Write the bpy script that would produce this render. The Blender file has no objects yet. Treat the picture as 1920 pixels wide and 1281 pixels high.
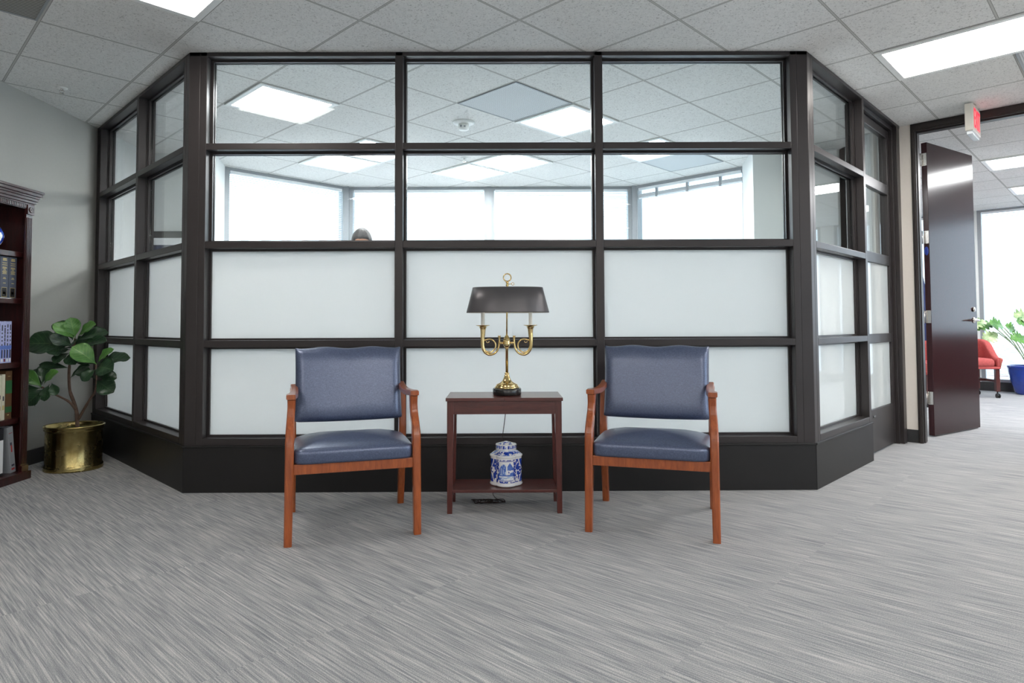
import bpy, math, random
from mathutils import Vector, Matrix
random.seed(7)
C = bpy.context.scene.collection
scn = bpy.context.scene
PI = math.pi
R2 = math.sqrt(.5)
H = 2.618                                   # ceiling height
GX, GY, GD = .1039, 3.4018, .862            # ceiling grid: one crossing, and the tile diagonal

# ------------------------------------------------------------------ camera
cam = bpy.data.cameras.new('camera'); camo = bpy.data.objects.new('camera', cam); C.objects.link(camo)
cam.sensor_width = 36; cam.lens = 1203.04 / 1920 * 36; cam.clip_start = .05
cam.shift_x = 15.14 / 1920; cam.shift_y = -75.94 / 1920
p_, r_, y_ = .0371, -.004, .0039
F = Vector((math.sin(y_)*math.cos(p_), math.cos(y_)*math.cos(p_), math.sin(p_)))
Rr = Vector((math.cos(y_), -math.sin(y_), 0)); Uu = Rr.cross(F)
Ra = Rr*math.cos(r_) + Uu*math.sin(r_); Ua = -Rr*math.sin(r_) + Uu*math.cos(r_)
camo.matrix_world = Matrix(((Ra.x, Ua.x, -F.x, 0), (Ra.y, Ua.y, -F.y, 0), (Ra.z, Ua.z, -F.z, .975), (0, 0, 0, 1)))
scn.camera = camo
# ------------------------------------------------------------------ daylight, exposure
w = bpy.data.worlds.new('overcast sky'); scn.world = w; w.use_nodes = True
bg = w.node_tree.nodes['Background']; bg.inputs[0].default_value = (.72, .85, 1, 1); bg.inputs[1].default_value = 3.3
scn.view_settings.view_transform = 'Standard'; scn.view_settings.look = 'None'
scn.view_settings.gamma = 1; scn.view_settings.use_curve_mapping = False
scn.view_settings.exposure = 0.25
LAMP_POWER = 15.5
LAMP_COLOUR = (1, .96, .905)

def portal(p0, p1, z0, z1, inward):
    l = bpy.data.lights.new('window portal', 'AREA'); l.shape = 'RECTANGLE'
    a, b = Vector((*p0, 0)), Vector((*p1, 0)); l.size = (b-a).length; l.size_y = z1-z0
    l.cycles.is_portal = True
    o = bpy.data.objects.new('window portal', l); C.objects.link(o)
    u = (b-a).normalized(); n = Vector((*inward, 0)).normalized()
    if Matrix((( u.x, 0, -n.x), (u.y, 0, -n.y), (0, 1, 0))).determinant() < 0: u = -u
    o.matrix_world = Matrix.Translation(((a+b)/2 + Vector((0, 0, (z0+z1)/2)) - n*.14)) @ Matrix((( u.x, 0, -n.x, 0), (u.y, 0, -n.y, 0), (0, 1, 0, 0), (0, 0, 0, 1))).to_4x4()

# ------------------------------------------------------------------ materials
def srgb(r, g, b):
    f = lambda c: (c/255/12.92) if c/255 <= .04045 else ((c/255+.055)/1.055)**2.4
    return (f(r), f(g), f(b), 1)
MATS = {}
class NT:
    def __init__(s, name):
        s.m = bpy.data.materials.new(name); s.m.use_nodes = True; s.t = s.m.node_tree
        s.n = s.t.nodes; s.b = s.n['Principled BSDF']; s.out = s.n['Material Output']; MATS[name] = s.m
    def new(s, typ, **k):
        x = s.n.new(typ)
        for a, v in k.items(): setattr(x, a, v)
        return x
    def link(s, a, b): s.t.links.new(a, b)
    def math(s, op, a, b=None, c=None):
        x = s.new('ShaderNodeMath', operation=op)
        for i, v in enumerate((a, b, c)):
            if v is None: continue
            if isinstance(v, (int, float)): x.inputs[i].default_value = v
            else: s.link(v, x.inputs[i])
        return x.outputs[0]
    def ramp(s, fac, stops):
        x = s.new('ShaderNodeValToRGB'); e = x.color_ramp.elements
        while len(e) < len(stops): e.new(.5)
        for i, (p, c) in enumerate(stops): e[i].position = p; e[i].color = c
        s.link(fac, x.inputs[0]); return x.outputs[0]
    def noise(s, vec=None, scale=5, detail=2, rough=.5, dist=0):
        x = s.new('ShaderNodeTexNoise'); x.inputs['Scale'].default_value = scale
        x.inputs['Detail'].default_value = detail; x.inputs['Roughness'].default_value = rough
        x.inputs['Distortion'].default_value = dist
        if vec is not None: s.link(vec, x.inputs['Vector'])
        return x.outputs[0]
    def coord(s, which='Object'): return s.new('ShaderNodeTexCoord').outputs[which]
    def mapping(s, vec, scale=(1, 1, 1), rot=(0, 0, 0), loc=(0, 0, 0)):
        x = s.new('ShaderNodeMapping'); s.link(vec, x.inputs[0])
        x.inputs['Scale'].default_value = scale; x.inputs['Rotation'].default_value = rot; x.inputs['Location'].default_value = loc
        return x.outputs[0]
    def bump(s, h, strength=.3, dist=.01):
        x = s.new('ShaderNodeBump'); x.inputs['Strength'].default_value = strength; x.inputs['Distance'].default_value = dist
        s.link(h, x.inputs['Height']); s.link(x.outputs[0], s.b.inputs['Normal'])
    def set(s, **k):
        for a, v in k.items(): s.b.inputs[a.replace('_', ' ')].default_value = v

def plain(name, col, rough=.5, metal=0, var=.06, scale=20, bump=0, coat=0, spec=.5, sx=(1, 1, 1)):
    t = NT(name); t.set(Roughness=rough, Metallic=metal); t.b.inputs['Coat Weight'].default_value = coat
    t.b.inputs['Coat Roughness'].default_value = .12
    t.b.inputs['Specular IOR Level'].default_value = spec
    v = t.mapping(t.coord(), sx); n = t.noise(v, scale, 3)
    d = tuple(max(0, c*(1-var)) for c in col[:3]) + (1,); l = tuple(min(1, c*(1+var)) for c in col[:3]) + (1,)
    t.link(t.ramp(n, [(.3, d), (.7, l)]), t.b.inputs['Base Color'])
    if bump: t.bump(n, bump, .002)
    return t.m

def wood(name, dark, light, rough=.3, coat=.4, axis=(14, 14, 1.2), bump=.05, spec=.5):
    t = NT(name); v = t.mapping(t.coord(), axis); n = t.noise(v, 5, 5, .6, 1.2); n2 = t.noise(t.mapping(t.coord(), tuple(a*4 for a in axis)), 8, 3)
    f = t.math('ADD', t.math('MULTIPLY', n, .75), t.math('MULTIPLY', n2, .25))
    t.link(t.ramp(f, [(.3, dark), (.7, light)]), t.b.inputs['Base Color'])
    t.set(Roughness=rough); t.b.inputs['Coat Weight'].default_value = coat; t.b.inputs['Coat Roughness'].default_value = .1
    t.b.inputs['Specular IOR Level'].default_value = spec
    t.bump(f, bump, .002); return t.m

def mat_carpet():
    t = NT('striped carpet'); co = t.coord()
    v = t.mapping(co, rot=(0, 0, math.radians(43)))       # x along the stripes after turning
    sep = t.new('ShaderNodeSeparateXYZ'); t.link(v, sep.inputs[0]); u, vv = sep.outputs[0], sep.outputs[1]
    cu = t.math('FLOOR', t.math('DIVIDE', u, .914)); cv = t.math('FLOOR', t.math('DIVIDE', vv, .457))
    wn = t.new('ShaderNodeTexWhiteNoise', noise_dimensions='2D')
    cb = t.new('ShaderNodeCombineXYZ'); t.link(cu, cb.inputs[0]); t.link(cv, cb.inputs[1]); t.link(cb.outputs[0], wn.inputs['Vector'])
    off = t.math('MULTIPLY', wn.outputs[0], 40)
    def streak(a, b, sc, det):
        c = t.new('ShaderNodeCombineXYZ'); t.link(t.math('MULTIPLY', t.math('ADD', u, off), a), c.inputs[0]); t.link(t.math('MULTIPLY', vv, b), c.inputs[1])
        return t.noise(c.outputs[0], sc, det, .55)
    s1 = streak(4.0, 125, 1, 3); s2 = streak(5, 260, 1, 1); s3 = streak(1.2, 9, 1, 1)
    g = t.noise(co, 330, 3, .75)
    f = t.math('ADD', t.math('ADD', t.math('MULTIPLY', s1, .34), t.math('MULTIPLY', s2, .20)), t.math('ADD', t.math('MULTIPLY', s3, .06), t.math('MULTIPLY', g, .46)))
    col = t.ramp(f, [(.42, srgb(107, 111, 118)), (.53, srgb(154, 155, 157)), (.63, srgb(206, 203, 201))])
    t.link(col, t.b.inputs['Base Color']); t.set(Roughness=.95); t.b.inputs['Specular IOR Level'].default_value = .15
    t.b.inputs['Sheen Weight'].default_value = .15
    t.bump(t.math('ADD', s2, g), .5, .004); return t.m

def mat_ceiling():
    t = NT('mineral ceiling tile'); co = t.coord()
    sep = t.new('ShaderNodeSeparateXYZ'); t.link(co, sep.inputs[0]); x, y = sep.outputs[0], sep.outputs[1]
    dx = t.math('SUBTRACT', x, GX); dy = t.math('SUBTRACT', y, GY); T = GD*R2
    def dist(e):
        q = t.math('DIVIDE', t.math('MULTIPLY', e, R2), T)
        fr = t.math('FRACT', t.math('ADD', q, 100.5))                # .5 on a line
        return t.math('MULTIPLY', t.math('ABSOLUTE', t.math('SUBTRACT', fr, .5)), T)
    d = t.math('MINIMUM', dist(t.math('ADD', dx, dy)), dist(t.math('SUBTRACT', dy, dx)))
    bar = t.math('LESS_THAN', d, .0045); groove = t.math('LESS_THAN', d, .0075)
    n = t.noise(co, 98, 3, .65, .9); n2 = t.noise(co, 26, 3, .6); n3 = t.noise(co, .9, 2)
    pit = t.ramp(n, [(.34, (.46, .45, .43, 1)), (.42, (.80, .79, .775, 1)), (.6, (.86, .85, .83, 1))])
    mx = t.new('ShaderNodeMix', data_type='RGBA', blend_type='MULTIPLY'); mx.inputs['Factor'].default_value = 1
    t.link(pit, mx.inputs['A']); t.link(t.ramp(n2, [(.3, (.94, .94, .94, 1)), (.7, (1, 1, 1, 1))]), mx.inputs['B'])
    m0 = t.new('ShaderNodeMix', data_type='RGBA', blend_type='MULTIPLY'); m0.inputs['Factor'].default_value = 1
    t.link(mx.outputs['Result'], m0.inputs['A']); t.link(t.ramp(n3, [(.35, (.95, .95, .945, 1)), (.65, (1, 1, 1, 1))]), m0.inputs['B'])
    m1 = t.new('ShaderNodeMix', data_type='RGBA'); t.link(groove, m1.inputs['Factor']); t.link(m0.outputs['Result'], m1.inputs['A']); m1.inputs['B'].default_value = (.30, .295, .28, 1)
    m2 = t.new('ShaderNodeMix', data_type='RGBA'); t.link(bar, m2.inputs['Factor']); t.link(m1.outputs['Result'], m2.inputs['A']); m2.inputs['B'].default_value = (.52, .515, .49, 1)
    t.link(m2.outputs['Result'], t.b.inputs['Base Color']); t.set(Roughness=.9); t.b.inputs['Specular IOR Level'].default_value = .2
    hh = t.math('ADD', n, t.math('MULTIPLY', t.math('SUBTRACT', bar, groove), 3))
    t.bump(hh, .55, .004); return t.m

def mat_vent(name, base, slot, period=.0125):
    t = NT(name); sep = t.new('ShaderNodeSeparateXYZ'); t.link(t.coord(), sep.inputs[0])
    def st(o): return t.math('LESS_THAN', t.math('FRACT', t.math('DIVIDE', o, period)), .5)
    f = t.math('MULTIPLY', st(sep.outputs[0]), 1) if 'slot' in name else t.math('MULTIPLY', st(sep.outputs[0]), st(sep.outputs[1]))
    m = t.new('ShaderNodeMix', data_type='RGBA'); t.link(f, m.inputs['Factor']); m.inputs['A'].default_value = base; m.inputs['B'].default_value = slot
    t.link(m.outputs['Result'], t.b.inputs['Base Color']); t.set(Roughness=.5); return t.m

def mat_glass():
    t = NT('clear glass'); t.n.remove(t.b)
    tr = t.new('ShaderNodeBsdfTransparent'); tr.inputs[0].default_value = (.955, .98, .975, 1)
    gl = t.new('ShaderNodeBsdfGlossy'); gl.inputs['Roughness'].default_value = .0
    fr = t.new('ShaderNodeFresnel'); fr.inputs[0].default_value = 1.5
    m = t.new('ShaderNodeMixShader'); n = t.noise(t.coord(), 3, 2)
    t.link(t.math('MULTIPLY', fr.outputs[0], t.math('ADD', t.math('MULTIPLY', n, .02), .42)), m.inputs[0])
    t.link(tr.outputs[0], m.inputs[1]); t.link(gl.outputs[0], m.inputs[2]); t.link(m.outputs[0], t.out.inputs[0])
    return t.m

def mat_frost():
    t = NT('frosted film glass'); t.n.remove(t.b)
    tl = t.new('ShaderNodeBsdfTranslucent'); tl.inputs[0].default_value = (.98, .995, .985, 1)
    df = t.new('ShaderNodeBsdfDiffuse'); df.inputs[0].default_value = (.88, .92, .91, 1)
    a = t.new('ShaderNodeMixShader'); a.inputs[0].default_value = .30; t.link(tl.outputs[0], a.inputs[1]); t.link(df.outputs[0], a.inputs[2])
    gl = t.new('ShaderNodeBsdfGlossy'); gl.inputs['Roughness'].default_value = .03
    fr = t.new('ShaderNodeFresnel'); fr.inputs[0].default_value = 1.45
    m = t.new('ShaderNodeMixShader'); n = t.noise(t.coord(), 2, 2)
    t.link(t.math('MULTIPLY', fr.outputs[0], t.math('ADD', t.math('MULTIPLY', n, .1), .95)), m.inputs[0])
    t.link(a.outputs[0], m.inputs[1]); t.link(gl.outputs[0], m.inputs[2]); t.link(m.outputs[0], t.out.inputs[0])
    return t.m

def emis(name, col, strength):
    t = NT(name); t.set(Roughness=.5); t.b.inputs['Base Color'].default_value = (*col[:3], 1)
    t.b.inputs['Emission Color'].default_value = (*col[:3], 1); n = t.noise(t.coord(), 4, 1)
    t.link(t.math('MULTIPLY', t.math('ADD', t.math('MULTIPLY', n, .04), .98), strength), t.b.inputs['Emission Strength']); return t.m

def mat_attr(name, rough=.12, coat=.6):
    t = NT(name); a = t.new('ShaderNodeAttribute', attribute_name='paint'); t.link(a.outputs['Color'], t.b.inputs['Base Color'])
    t.set(Roughness=rough); t.b.inputs['Coat Weight'].default_value = coat; return t.m

def mat_vinyl():
    t = NT('blue vinyl'); co = t.coord(); n = t.noise(t.mapping(co, (1, 1, .25)), 420, 2, .6); n2 = t.noise(t.mapping(co, (.25, .25, 1)), 420, 2, .6)
    f = t.math('ADD', t.math('MULTIPLY', n, .5), t.math('MULTIPLY', n2, .5))
    t.link(t.ramp(f, [(.35, srgb(66, 76, 104)), (.5, srgb(80, 91, 120)), (.65, srgb(98, 109, 138))]), t.b.inputs['Base Color'])
    t.set(Roughness=.36, Metallic=.4); t.b.inputs['Coat Weight'].default_value = .35; t.b.inputs['Coat Roughness'].default_value = .25; t.b.inputs['Specular IOR Level'].default_value = .9
    big = t.noise(co, 7, 2); t.bump(t.math('ADD', t.math('MULTIPLY', f, .04), t.math('MULTIPLY', big, .9)), .3, .01); return t.m

def mat_leaf(name, dark, light, vein):
    t = NT(name); a = t.new('ShaderNodeAttribute', attribute_name='leafuv'); sep = t.new('ShaderNodeSeparateXYZ'); t.link(a.outputs['Vector'], sep.inputs[0])
    u, v = sep.outputs[0], sep.outputs[1]; au = t.math('ABSOLUTE', u)
    side = t.math('ABSOLUTE', t.math('SUBTRACT', t.math('FRACT', t.math('SUBTRACT', t.math('MULTIPLY', v, 8), t.math('MULTIPLY', au, 2.2))), .5))
    lines = t.math('MAXIMUM', t.math('LESS_THAN', au, .035), t.math('LESS_THAN', side, .045))
    base = t.ramp(t.noise(t.coord(), 14, 3), [(.3, dark), (.7, light)])
    m = t.new('ShaderNodeMix', data_type='RGBA'); t.link(t.math('MULTIPLY', lines, .32), m.inputs['Factor']); t.link(base, m.inputs['A']); m.inputs['B'].default_value = vein
    t.link(m.outputs['Result'], t.b.inputs['Base Color']); t.set(Roughness=.36); t.b.inputs['Specular IOR Level'].default_value = .55
    t.bump(t.math('MULTIPLY', lines, -1), .4, .004); return t.m

def mat_brass(name, rough=.16, dirt=.25, c0=(.62, .43, .16, 1), c1=(.85, .66, .33, 1)):
    t = NT(name); t.set(Metallic=1); co = t.coord(); n = t.noise(co, 12, 4, .6)
    t.link(t.ramp(n, [(.3, c0), (.65, c1)]), t.b.inputs['Base Color'])
    t.link(t.math('ADD', t.math('MULTIPLY', n, dirt), rough-.08), t.b.inputs['Roughness']); return t.m

M_carpet = mat_carpet(); M_ceil = mat_ceiling(); M_glass = mat_glass(); M_frost = mat_frost(); M_vinyl = mat_vinyl()
M_wall = plain('grey green wall paint', srgb(166, 165, 160), .8, var=.012, scale=60, bump=.05, spec=.2)
M_white = plain('white office wall paint', srgb(226, 228, 227), .8, var=.01, scale=60, bump=.04, spec=.2)
M_beige = plain('beige wall paint', srgb(234, 226, 217), .8, var=.01, scale=60, bump=.04, spec=.2)
M_frame = plain('dark bronze aluminium', srgb(57, 52, 52), .36, .3, var=.05, scale=6, coat=.0, spec=.5)
M_kick = plain('black painted base panel', srgb(33, 31, 31), .45, .1, var=.08, scale=6, spec=.4)
M_base = plain('black rubber cove base', srgb(48, 48, 49), .6, 0, var=.06)
M_winframe = plain('grey aluminium window frame', srgb(150, 154, 158), .45, .1, var=.03)
M_casing = plain('dark bronze door casing', srgb(50, 44, 42), .4, .2, var=.06)
M_chairwood = wood('cherry chair wood', srgb(126, 56, 22), srgb(182, 95, 44), .28, .5, (9, 9, 1))
M_tablewood = wood('mahogany table wood', srgb(66, 27, 23), srgb(98, 44, 37), .3, .4, (1.2, 12, 12))
M_tableleg = wood('mahogany table leg wood', srgb(70, 29, 24), srgb(102, 46, 38), .3, .4, (12, 12, 1.2))
M_casewood = wood('dark mahogany bookcase wood', srgb(32, 12, 12), srgb(66, 26, 24), .3, .35, (10, 10, 1))
M_doorwood = wood('espresso door veneer', srgb(38, 21, 24), srgb(60, 34, 37), .17, .0, (22, 22, .8), .02, .26)
M_brass = mat_brass('polished brass', .13, .1); M_brassold = mat_brass('aged brass', .27, .15, (.36, .27, .10, 1), (.56, .45, .20, 1))
M_chrome = plain('satin nickel', srgb(206, 203, 198), .22, 1, var=.03)
M_black = plain('black lacquer', srgb(26, 25, 25), .22, 0, var=.1, coat=.3)
M_shade = plain('charcoal metal lampshade', srgb(96, 93, 95), .38, .55, var=.04)
M_shadein = plain('pale lampshade lining', srgb(225, 220, 205), .6)
M_candle = plain('ivory candle sleeve', srgb(236, 233, 226), .4, var=.01)
M_cord = plain('dark brown cord', srgb(44, 28, 24), .5)
M_lightframe = plain('white enamel', srgb(240, 240, 238), .4, var=.01)
M_diff = emis('lit prismatic diffuser', LAMP_COLOUR, LAMP_POWER)
M_diffin = emis('lit prismatic diffuser cool', (.98, .99, 1), 27)
M_vent = mat_vent('grey vent grille', srgb(205, 208, 210), srgb(120, 124, 128))
M_ventslot = mat_vent('slot return grille', srgb(176, 175, 170), srgb(80, 79, 76), .02)
M_blind = plain('white aluminium slat', srgb(240, 243, 246), .5, 0, var=.01)
M_paint = mat_attr('painted porcelain')
M_leafd = mat_leaf('dark fig leaf', srgb(24, 46, 31), srgb(48, 78, 50), srgb(104, 132, 88))
M_leafb = mat_leaf('bright fig leaf', srgb(62, 112, 48), srgb(98, 150, 70), srgb(160, 196, 110))
M_leafm = mat_leaf('pale variegated leaf', srgb(92, 128, 70), srgb(196, 212, 160), srgb(220, 228, 190))
M_bark = plain('brown bark', srgb(92, 72, 60), .85, var=.3, scale=40, bump=.6)
M_moss = plain('dry green moss', srgb(104, 110, 52), .95, var=.5, scale=90, bump=1)
M_red = plain('red patterned upholstery', srgb(172, 76, 74), .8, var=.16, scale=60, bump=.2)
M_redleg = wood('dark red chair leg wood', srgb(62, 26, 24), srgb(92, 42, 38), .3, .3)
M_bluepot = plain('cobalt glazed ceramic', srgb(28, 62, 158), .12, 0, var=.1, coat=.6)
M_soil = plain('dark potting soil', srgb(50, 38, 30), .95, var=.4, scale=80, bump=1)
M_navy = plain('navy cloth', srgb(30, 42, 84), .85, var=.1)
M_skin = plain('skin', srgb(190, 140, 115), .5, var=.04)
M_hair = plain('greying dark hair', srgb(70, 66, 66), .6, var=.3, scale=120, bump=.5)
M_shirt = plain('light blue shirt cloth', srgb(160, 180, 210), .8, var=.04)
M_exit = plain('ivory plastic', srgb(226, 220, 208), .45, var=.01)
M_exitred = emis('lit red lettering', (1, .03, .06), 1.3)
M_clearplastic = plain('pale grey plastic lens', srgb(225, 230, 236), .2, var=.02, coat=.4)
M_screen = plain('dark navy screen', srgb(40, 48, 78), .12, coat=.5)
M_slate = plain('slate blue bookcloth', srgb(76, 82, 96), .6, var=.05)
M_gold = plain('gold foil stamping', srgb(196, 176, 120), .4, .3)
M_blacklabel = plain('black spine label', srgb(30, 28, 30), .5)
M_lav = plain('lavender printed spine', srgb(176, 180, 220), .5, var=.04)
M_bluep = plain('blue printed spine', srgb(96, 122, 196), .5, var=.04)
M_ink = plain('dark printing ink', srgb(62, 60, 74), .6)
M_darkred = plain('dark red printing', srgb(110, 34, 44), .6)
M_cream = plain('cream book cover', srgb(206, 200, 178), .6, var=.04)
M_brownb = plain('brown leather cover', srgb(98, 68, 44), .5, var=.1)
M_greenb = plain('green leather label', srgb(46, 96, 56), .5, var=.1)
M_silver = plain('silver grey binder cover', srgb(160, 162, 166), .35, .2, var=.03)
M_bind = plain('black binder cover', srgb(38, 38, 44), .4)
M_paper = plain('white paper', srgb(232, 232, 234), .7, var=.02)
M_redink = plain('red printing ink', srgb(176, 52, 48), .6)
M_bluesticker = plain('blue sticker', srgb(30, 56, 150), .4)

# ------------------------------------------------------------------ mesh helpers
class MB:
    """collects shapes; build() links them as one mesh"""
    def __init__(s, q=(0, 0), u=(1, 0), n=None):
        s.v = []; s.f = []; s.m = []; s.cols = None; s.smooth = []
        s.q = Vector((*q, 0)); s.u = Vector((*u, 0)).normalized()
        s.n = Vector((*n, 0)).normalized() if n else Vector((-s.u.y, s.u.x, 0))
    def P(s, a, b, z): return s.q + s.u*a + s.n*b + Vector((0, 0, z))
    def add(s, vs, fs, mi=0, smooth=False):
        k = len(s.v); s.v += [tuple(v) for v in vs]
        for f in fs: s.f.append([k+i for i in f]); s.m.append(mi); s.smooth.append(smooth)
        return k
    def box(s, a0, a1, b0, b1, z0, z1, mi=0):
        vs = [s.P(a, b, z) for z in (z0, z1) for b in (b0, b1) for a in (a0, a1)]
        s.add(vs, [(0, 2, 3, 1), (4, 5, 7, 6), (0, 1, 5, 4), (2, 6, 7, 3), (0, 4, 6, 2), (1, 3, 7, 5)], mi); return s
    def taper(s, c0, s0, z0, c1, s1, z1, mi=0):      # box whose section goes from c0,s0 at z0 to c1,s1 at z1
        vs = []
        for (c, h, z) in ((c0, s0, z0), (c1, s1, z1)):
            for dx, dy in ((-1, -1), (1, -1), (1, 1), (-1, 1)): vs.append(s.P(c[0]+dx*h[0]/2, c[1]+dy*h[1]/2, z))
        s.add(vs, [(3, 2, 1, 0), (4, 5, 6, 7)] + [(i, (i+1) % 4, (i+1) % 4+4, i+4) for i in range(4)], mi); return s
    def prism(s, pts, z0, z1, mi=0):
        n = len(pts); vs = [s.P(x, y, z0) for x, y in pts] + [s.P(x, y, z1) for x, y in pts]
        s.add(vs, [tuple(range(n))[::-1], tuple(range(n, 2*n))] + [(i, (i+1) % n, (i+1) % n+n, i+n) for i in range(n)], mi); return s
    def loft(s, rings, closed=True, caps=True, mi=0, smooth=True):
        n = len(rings[0]); vs = [Vector(p) for r in rings for p in r]; fs = []
        for i in range(len(rings)-1):
            for j in range(n if closed else n-1):
                k = (j+1) % n; fs.append((i*n+j, i*n+k, (i+1)*n+k, (i+1)*n+j))
        k0 = s.add(vs, fs, mi, smooth)
        if caps:
            for ring, rev in ((0, True), (len(rings)-1, False)):
                idx = [k0+ring*n+j for j in range(n)]
                s.f.append(idx[::-1] if rev else idx); s.m.append(mi); s.smooth.append(False)
        return s
    def lathe(s, prof, c=(0, 0, 0), seg=32, mi=0, sx=1, sy=1, lobes=0, lobe=0, smooth=True, caps=True):
        rings = []
        for r, z in prof:
            ring = []
            for j in range(seg):
                a = 2*PI*j/seg; rr = r*(1+lobe*abs(math.cos(lobes*a/2)) - lobe) if lobes else r
                ring.append((c[0]+rr*sx*math.cos(a), c[1]+rr*sy*math.sin(a), c[2]+z))
            rings.append(ring)
        return s.loft(rings, True, caps, mi, smooth)
    def tube(s, pts, rad, seg=10, mi=0, smooth=True, caps=True, flat=1):
        pts = [Vector(p) for p in pts]; n = len(pts); rad = rad if isinstance(rad, (list, tuple)) else [rad]*n
        rings = []; prev = None
        for i, p in enumerate(pts):
            d = (pts[min(i+1, n-1)] - pts[max(i-1, 0)]).normalized()
            if prev is None:
                a = Vector((0, 0, 1)) if abs(d.z) < .9 else Vector((0, 1, 0)); e1 = d.cross(a).normalized()
            else: e1 = (prev - d*prev.dot(d)).normalized()
            prev = e1; e2 = d.cross(e1)
            rings.append([p + (e1*math.cos(2*PI*j/seg) + e2*math.sin(2*PI*j/seg)*flat)*rad[i] for j in range(seg)])
        return s.loft(rings, True, caps, mi, smooth)
    def sweeprect(s, pts, wid, dep, mi=0, up=(1, 0, 0)):      # rectangular section; width along `up`
        pts = [Vector(p) for p in pts]; n = len(pts); up = Vector(up).normalized(); rings = []
        for i, p in enumerate(pts):
            d = (pts[min(i+1, n-1)] - pts[max(i-1, 0)]).normalized(); e1 = (up - d*up.dot(d)).normalized(); e2 = d.cross(e1)
            a = (wid[i] if isinstance(wid, (list, tuple)) else wid)/2; b = (dep[i] if isinstance(dep, (list, tuple)) else dep)/2
            c = min(a, b)*.3
            rings.append([p + e1*x + e2*y for x, y in ((-a+c, -b), (a-c, -b), (a, -b+c), (a, b-c), (a-c, b), (-a+c, b), (-a, b-c), (-a, -b+c))])
        return s.loft(rings, True, True, mi, False)
    def ctube(s, pts, rad, n=4, **k):
        P = cr(pts, n); R_ = []
        for i in range(len(pts)-1): R_ += [rad[i]+(rad[i+1]-rad[i])*q/n for q in range(n)]
        return s.tube(P, R_+[rad[-1]], **k)
    def csweep(s, pts, wid, dep, n=4, **k):
        P = cr(pts, n); W, D = [], []
        for i in range(len(pts)-1):
            for q in range(n): W.append(wid[i]+(wid[i+1]-wid[i])*q/n); D.append(dep[i]+(dep[i+1]-dep[i])*q/n)
        return s.sweeprect(P, W+[wid[-1]], D+[dep[-1]], **k)
    def build(s, name, mats, parent=None, bevel=0, subsurf=0, seg=2, autosmooth=False, **tags):
        if s.u.x*s.n.y-s.u.y*s.n.x < 0: s.f = [f[::-1] for f in s.f]
        me = bpy.data.meshes.new(name); me.from_pydata(s.v, [], s.f)
        mats = mats if isinstance(mats, (list, tuple)) else [mats]
        for m in mats: me.materials.append(m)
        me.polygons.foreach_set('material_index', s.m); me.polygons.foreach_set('use_smooth', s.smooth)
        if s.cols:
            ca = me.color_attributes.new('paint', 'FLOAT_COLOR', 'POINT')
            for i, c in enumerate(s.cols): ca.data[i].color = c
        me.update()
        o = bpy.data.objects.new(name, me); C.objects.link(o)
        if parent is not None: o.parent = parent
        if bevel:
            b = o.modifiers.new('bevel', 'BEVEL'); b.width = bevel; b.segments = seg; b.limit_method = 'ANGLE'; b.angle_limit = .6
        if subsurf:
            b = o.modifiers.new('sub', 'SUBSURF'); b.levels = subsurf; b.render_levels = subsurf
        return tag(o, **tags)

def cr(P, n=5):
    P = [Vector(p) for p in P]; out = []
    for i in range(len(P)-1):
        a, b, c, d_ = P[max(i-1, 0)], P[i], P[i+1], P[min(i+2, len(P)-1)]
        for k in range(n):
            t_ = k/n; out.append(.5*((2*b)+(c-a)*t_+(2*a-5*b+4*c-d_)*t_*t_+(3*b-a-3*c+d_)*t_**3))
    return out+[P[-1]]
def tag(o, label=None, cat=None, group=None, kind=None):
    if label: o['label'] = label
    if cat: o['category'] = cat
    if group: o['group'] = group
    if kind: o['kind'] = kind
    return o
def thing(name, label, cat, loc=(0, 0, 0), rotz=0, group=None):
    o = bpy.data.objects.new(name, None); C.objects.link(o); o.location = loc; o.rotation_euler = (0, 0, rotz); o.empty_display_size = .1
    return tag(o, label, cat, group)
def dup(root, loc, rotz, label, group=None):
    r = root.copy(); C.objects.link(r); r.location = loc; r.rotation_euler = (0, 0, rotz); r['label'] = label
    if group: r['group'] = group
    for ch in list(root.children):
        c = ch.copy(); C.objects.link(c); c.parent = r
        for g in list(ch.children):
            d = g.copy(); C.objects.link(d); d.parent = c
    return r
def struct(name, mb, mat, parent=None, bevel=0, label=None, cat=None):
    return mb.build(name, mat, parent, bevel=bevel, label=label, cat=cat, kind='structure')

# ------------------------------------------------------------------ the shell
WS = 16.25                         # far office window wall: x + y
OW = 8.64                          # wall with the doorway: x + y
OUT = [(-3.34, -4), (6.5, -4), (6.5, 2.14), (6.75, 2.14), (10.6, WS-10.6), (WS-12.0, 12.0), (3.2, 12.0), (3.2, 6.66), (2.6, 6.66), (1.62, 7.64), (-1.84, 7.64), (-2.9, 6.62), (-2.9, 6.1), (-3.34, 6.1)]
struct('floor', MB().prism(OUT, -.1, 0), M_carpet, label='grey carpet with fine diagonal streaks', cat='floor')
struct('ceiling', MB().prism(OUT, H, H+.1), M_ceil, label='white speckled ceiling tiles laid on a diagonal grid', cat='ceiling')
def wall(name, p0, p1, m, z0=0, z1=H, th=.12, label=None, inset=0):
    """wall face runs p0 -> p1 (room on the left hand), thickness to the right"""
    a, b = Vector(p0), Vector(p1); u = (b-a).normalized(); L = (b-a).length
    return struct(name, MB(p0, u, (u.y, -u.x)).box(0, L, 0, th, z0, z1), m, label=label, cat='wall')
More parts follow.
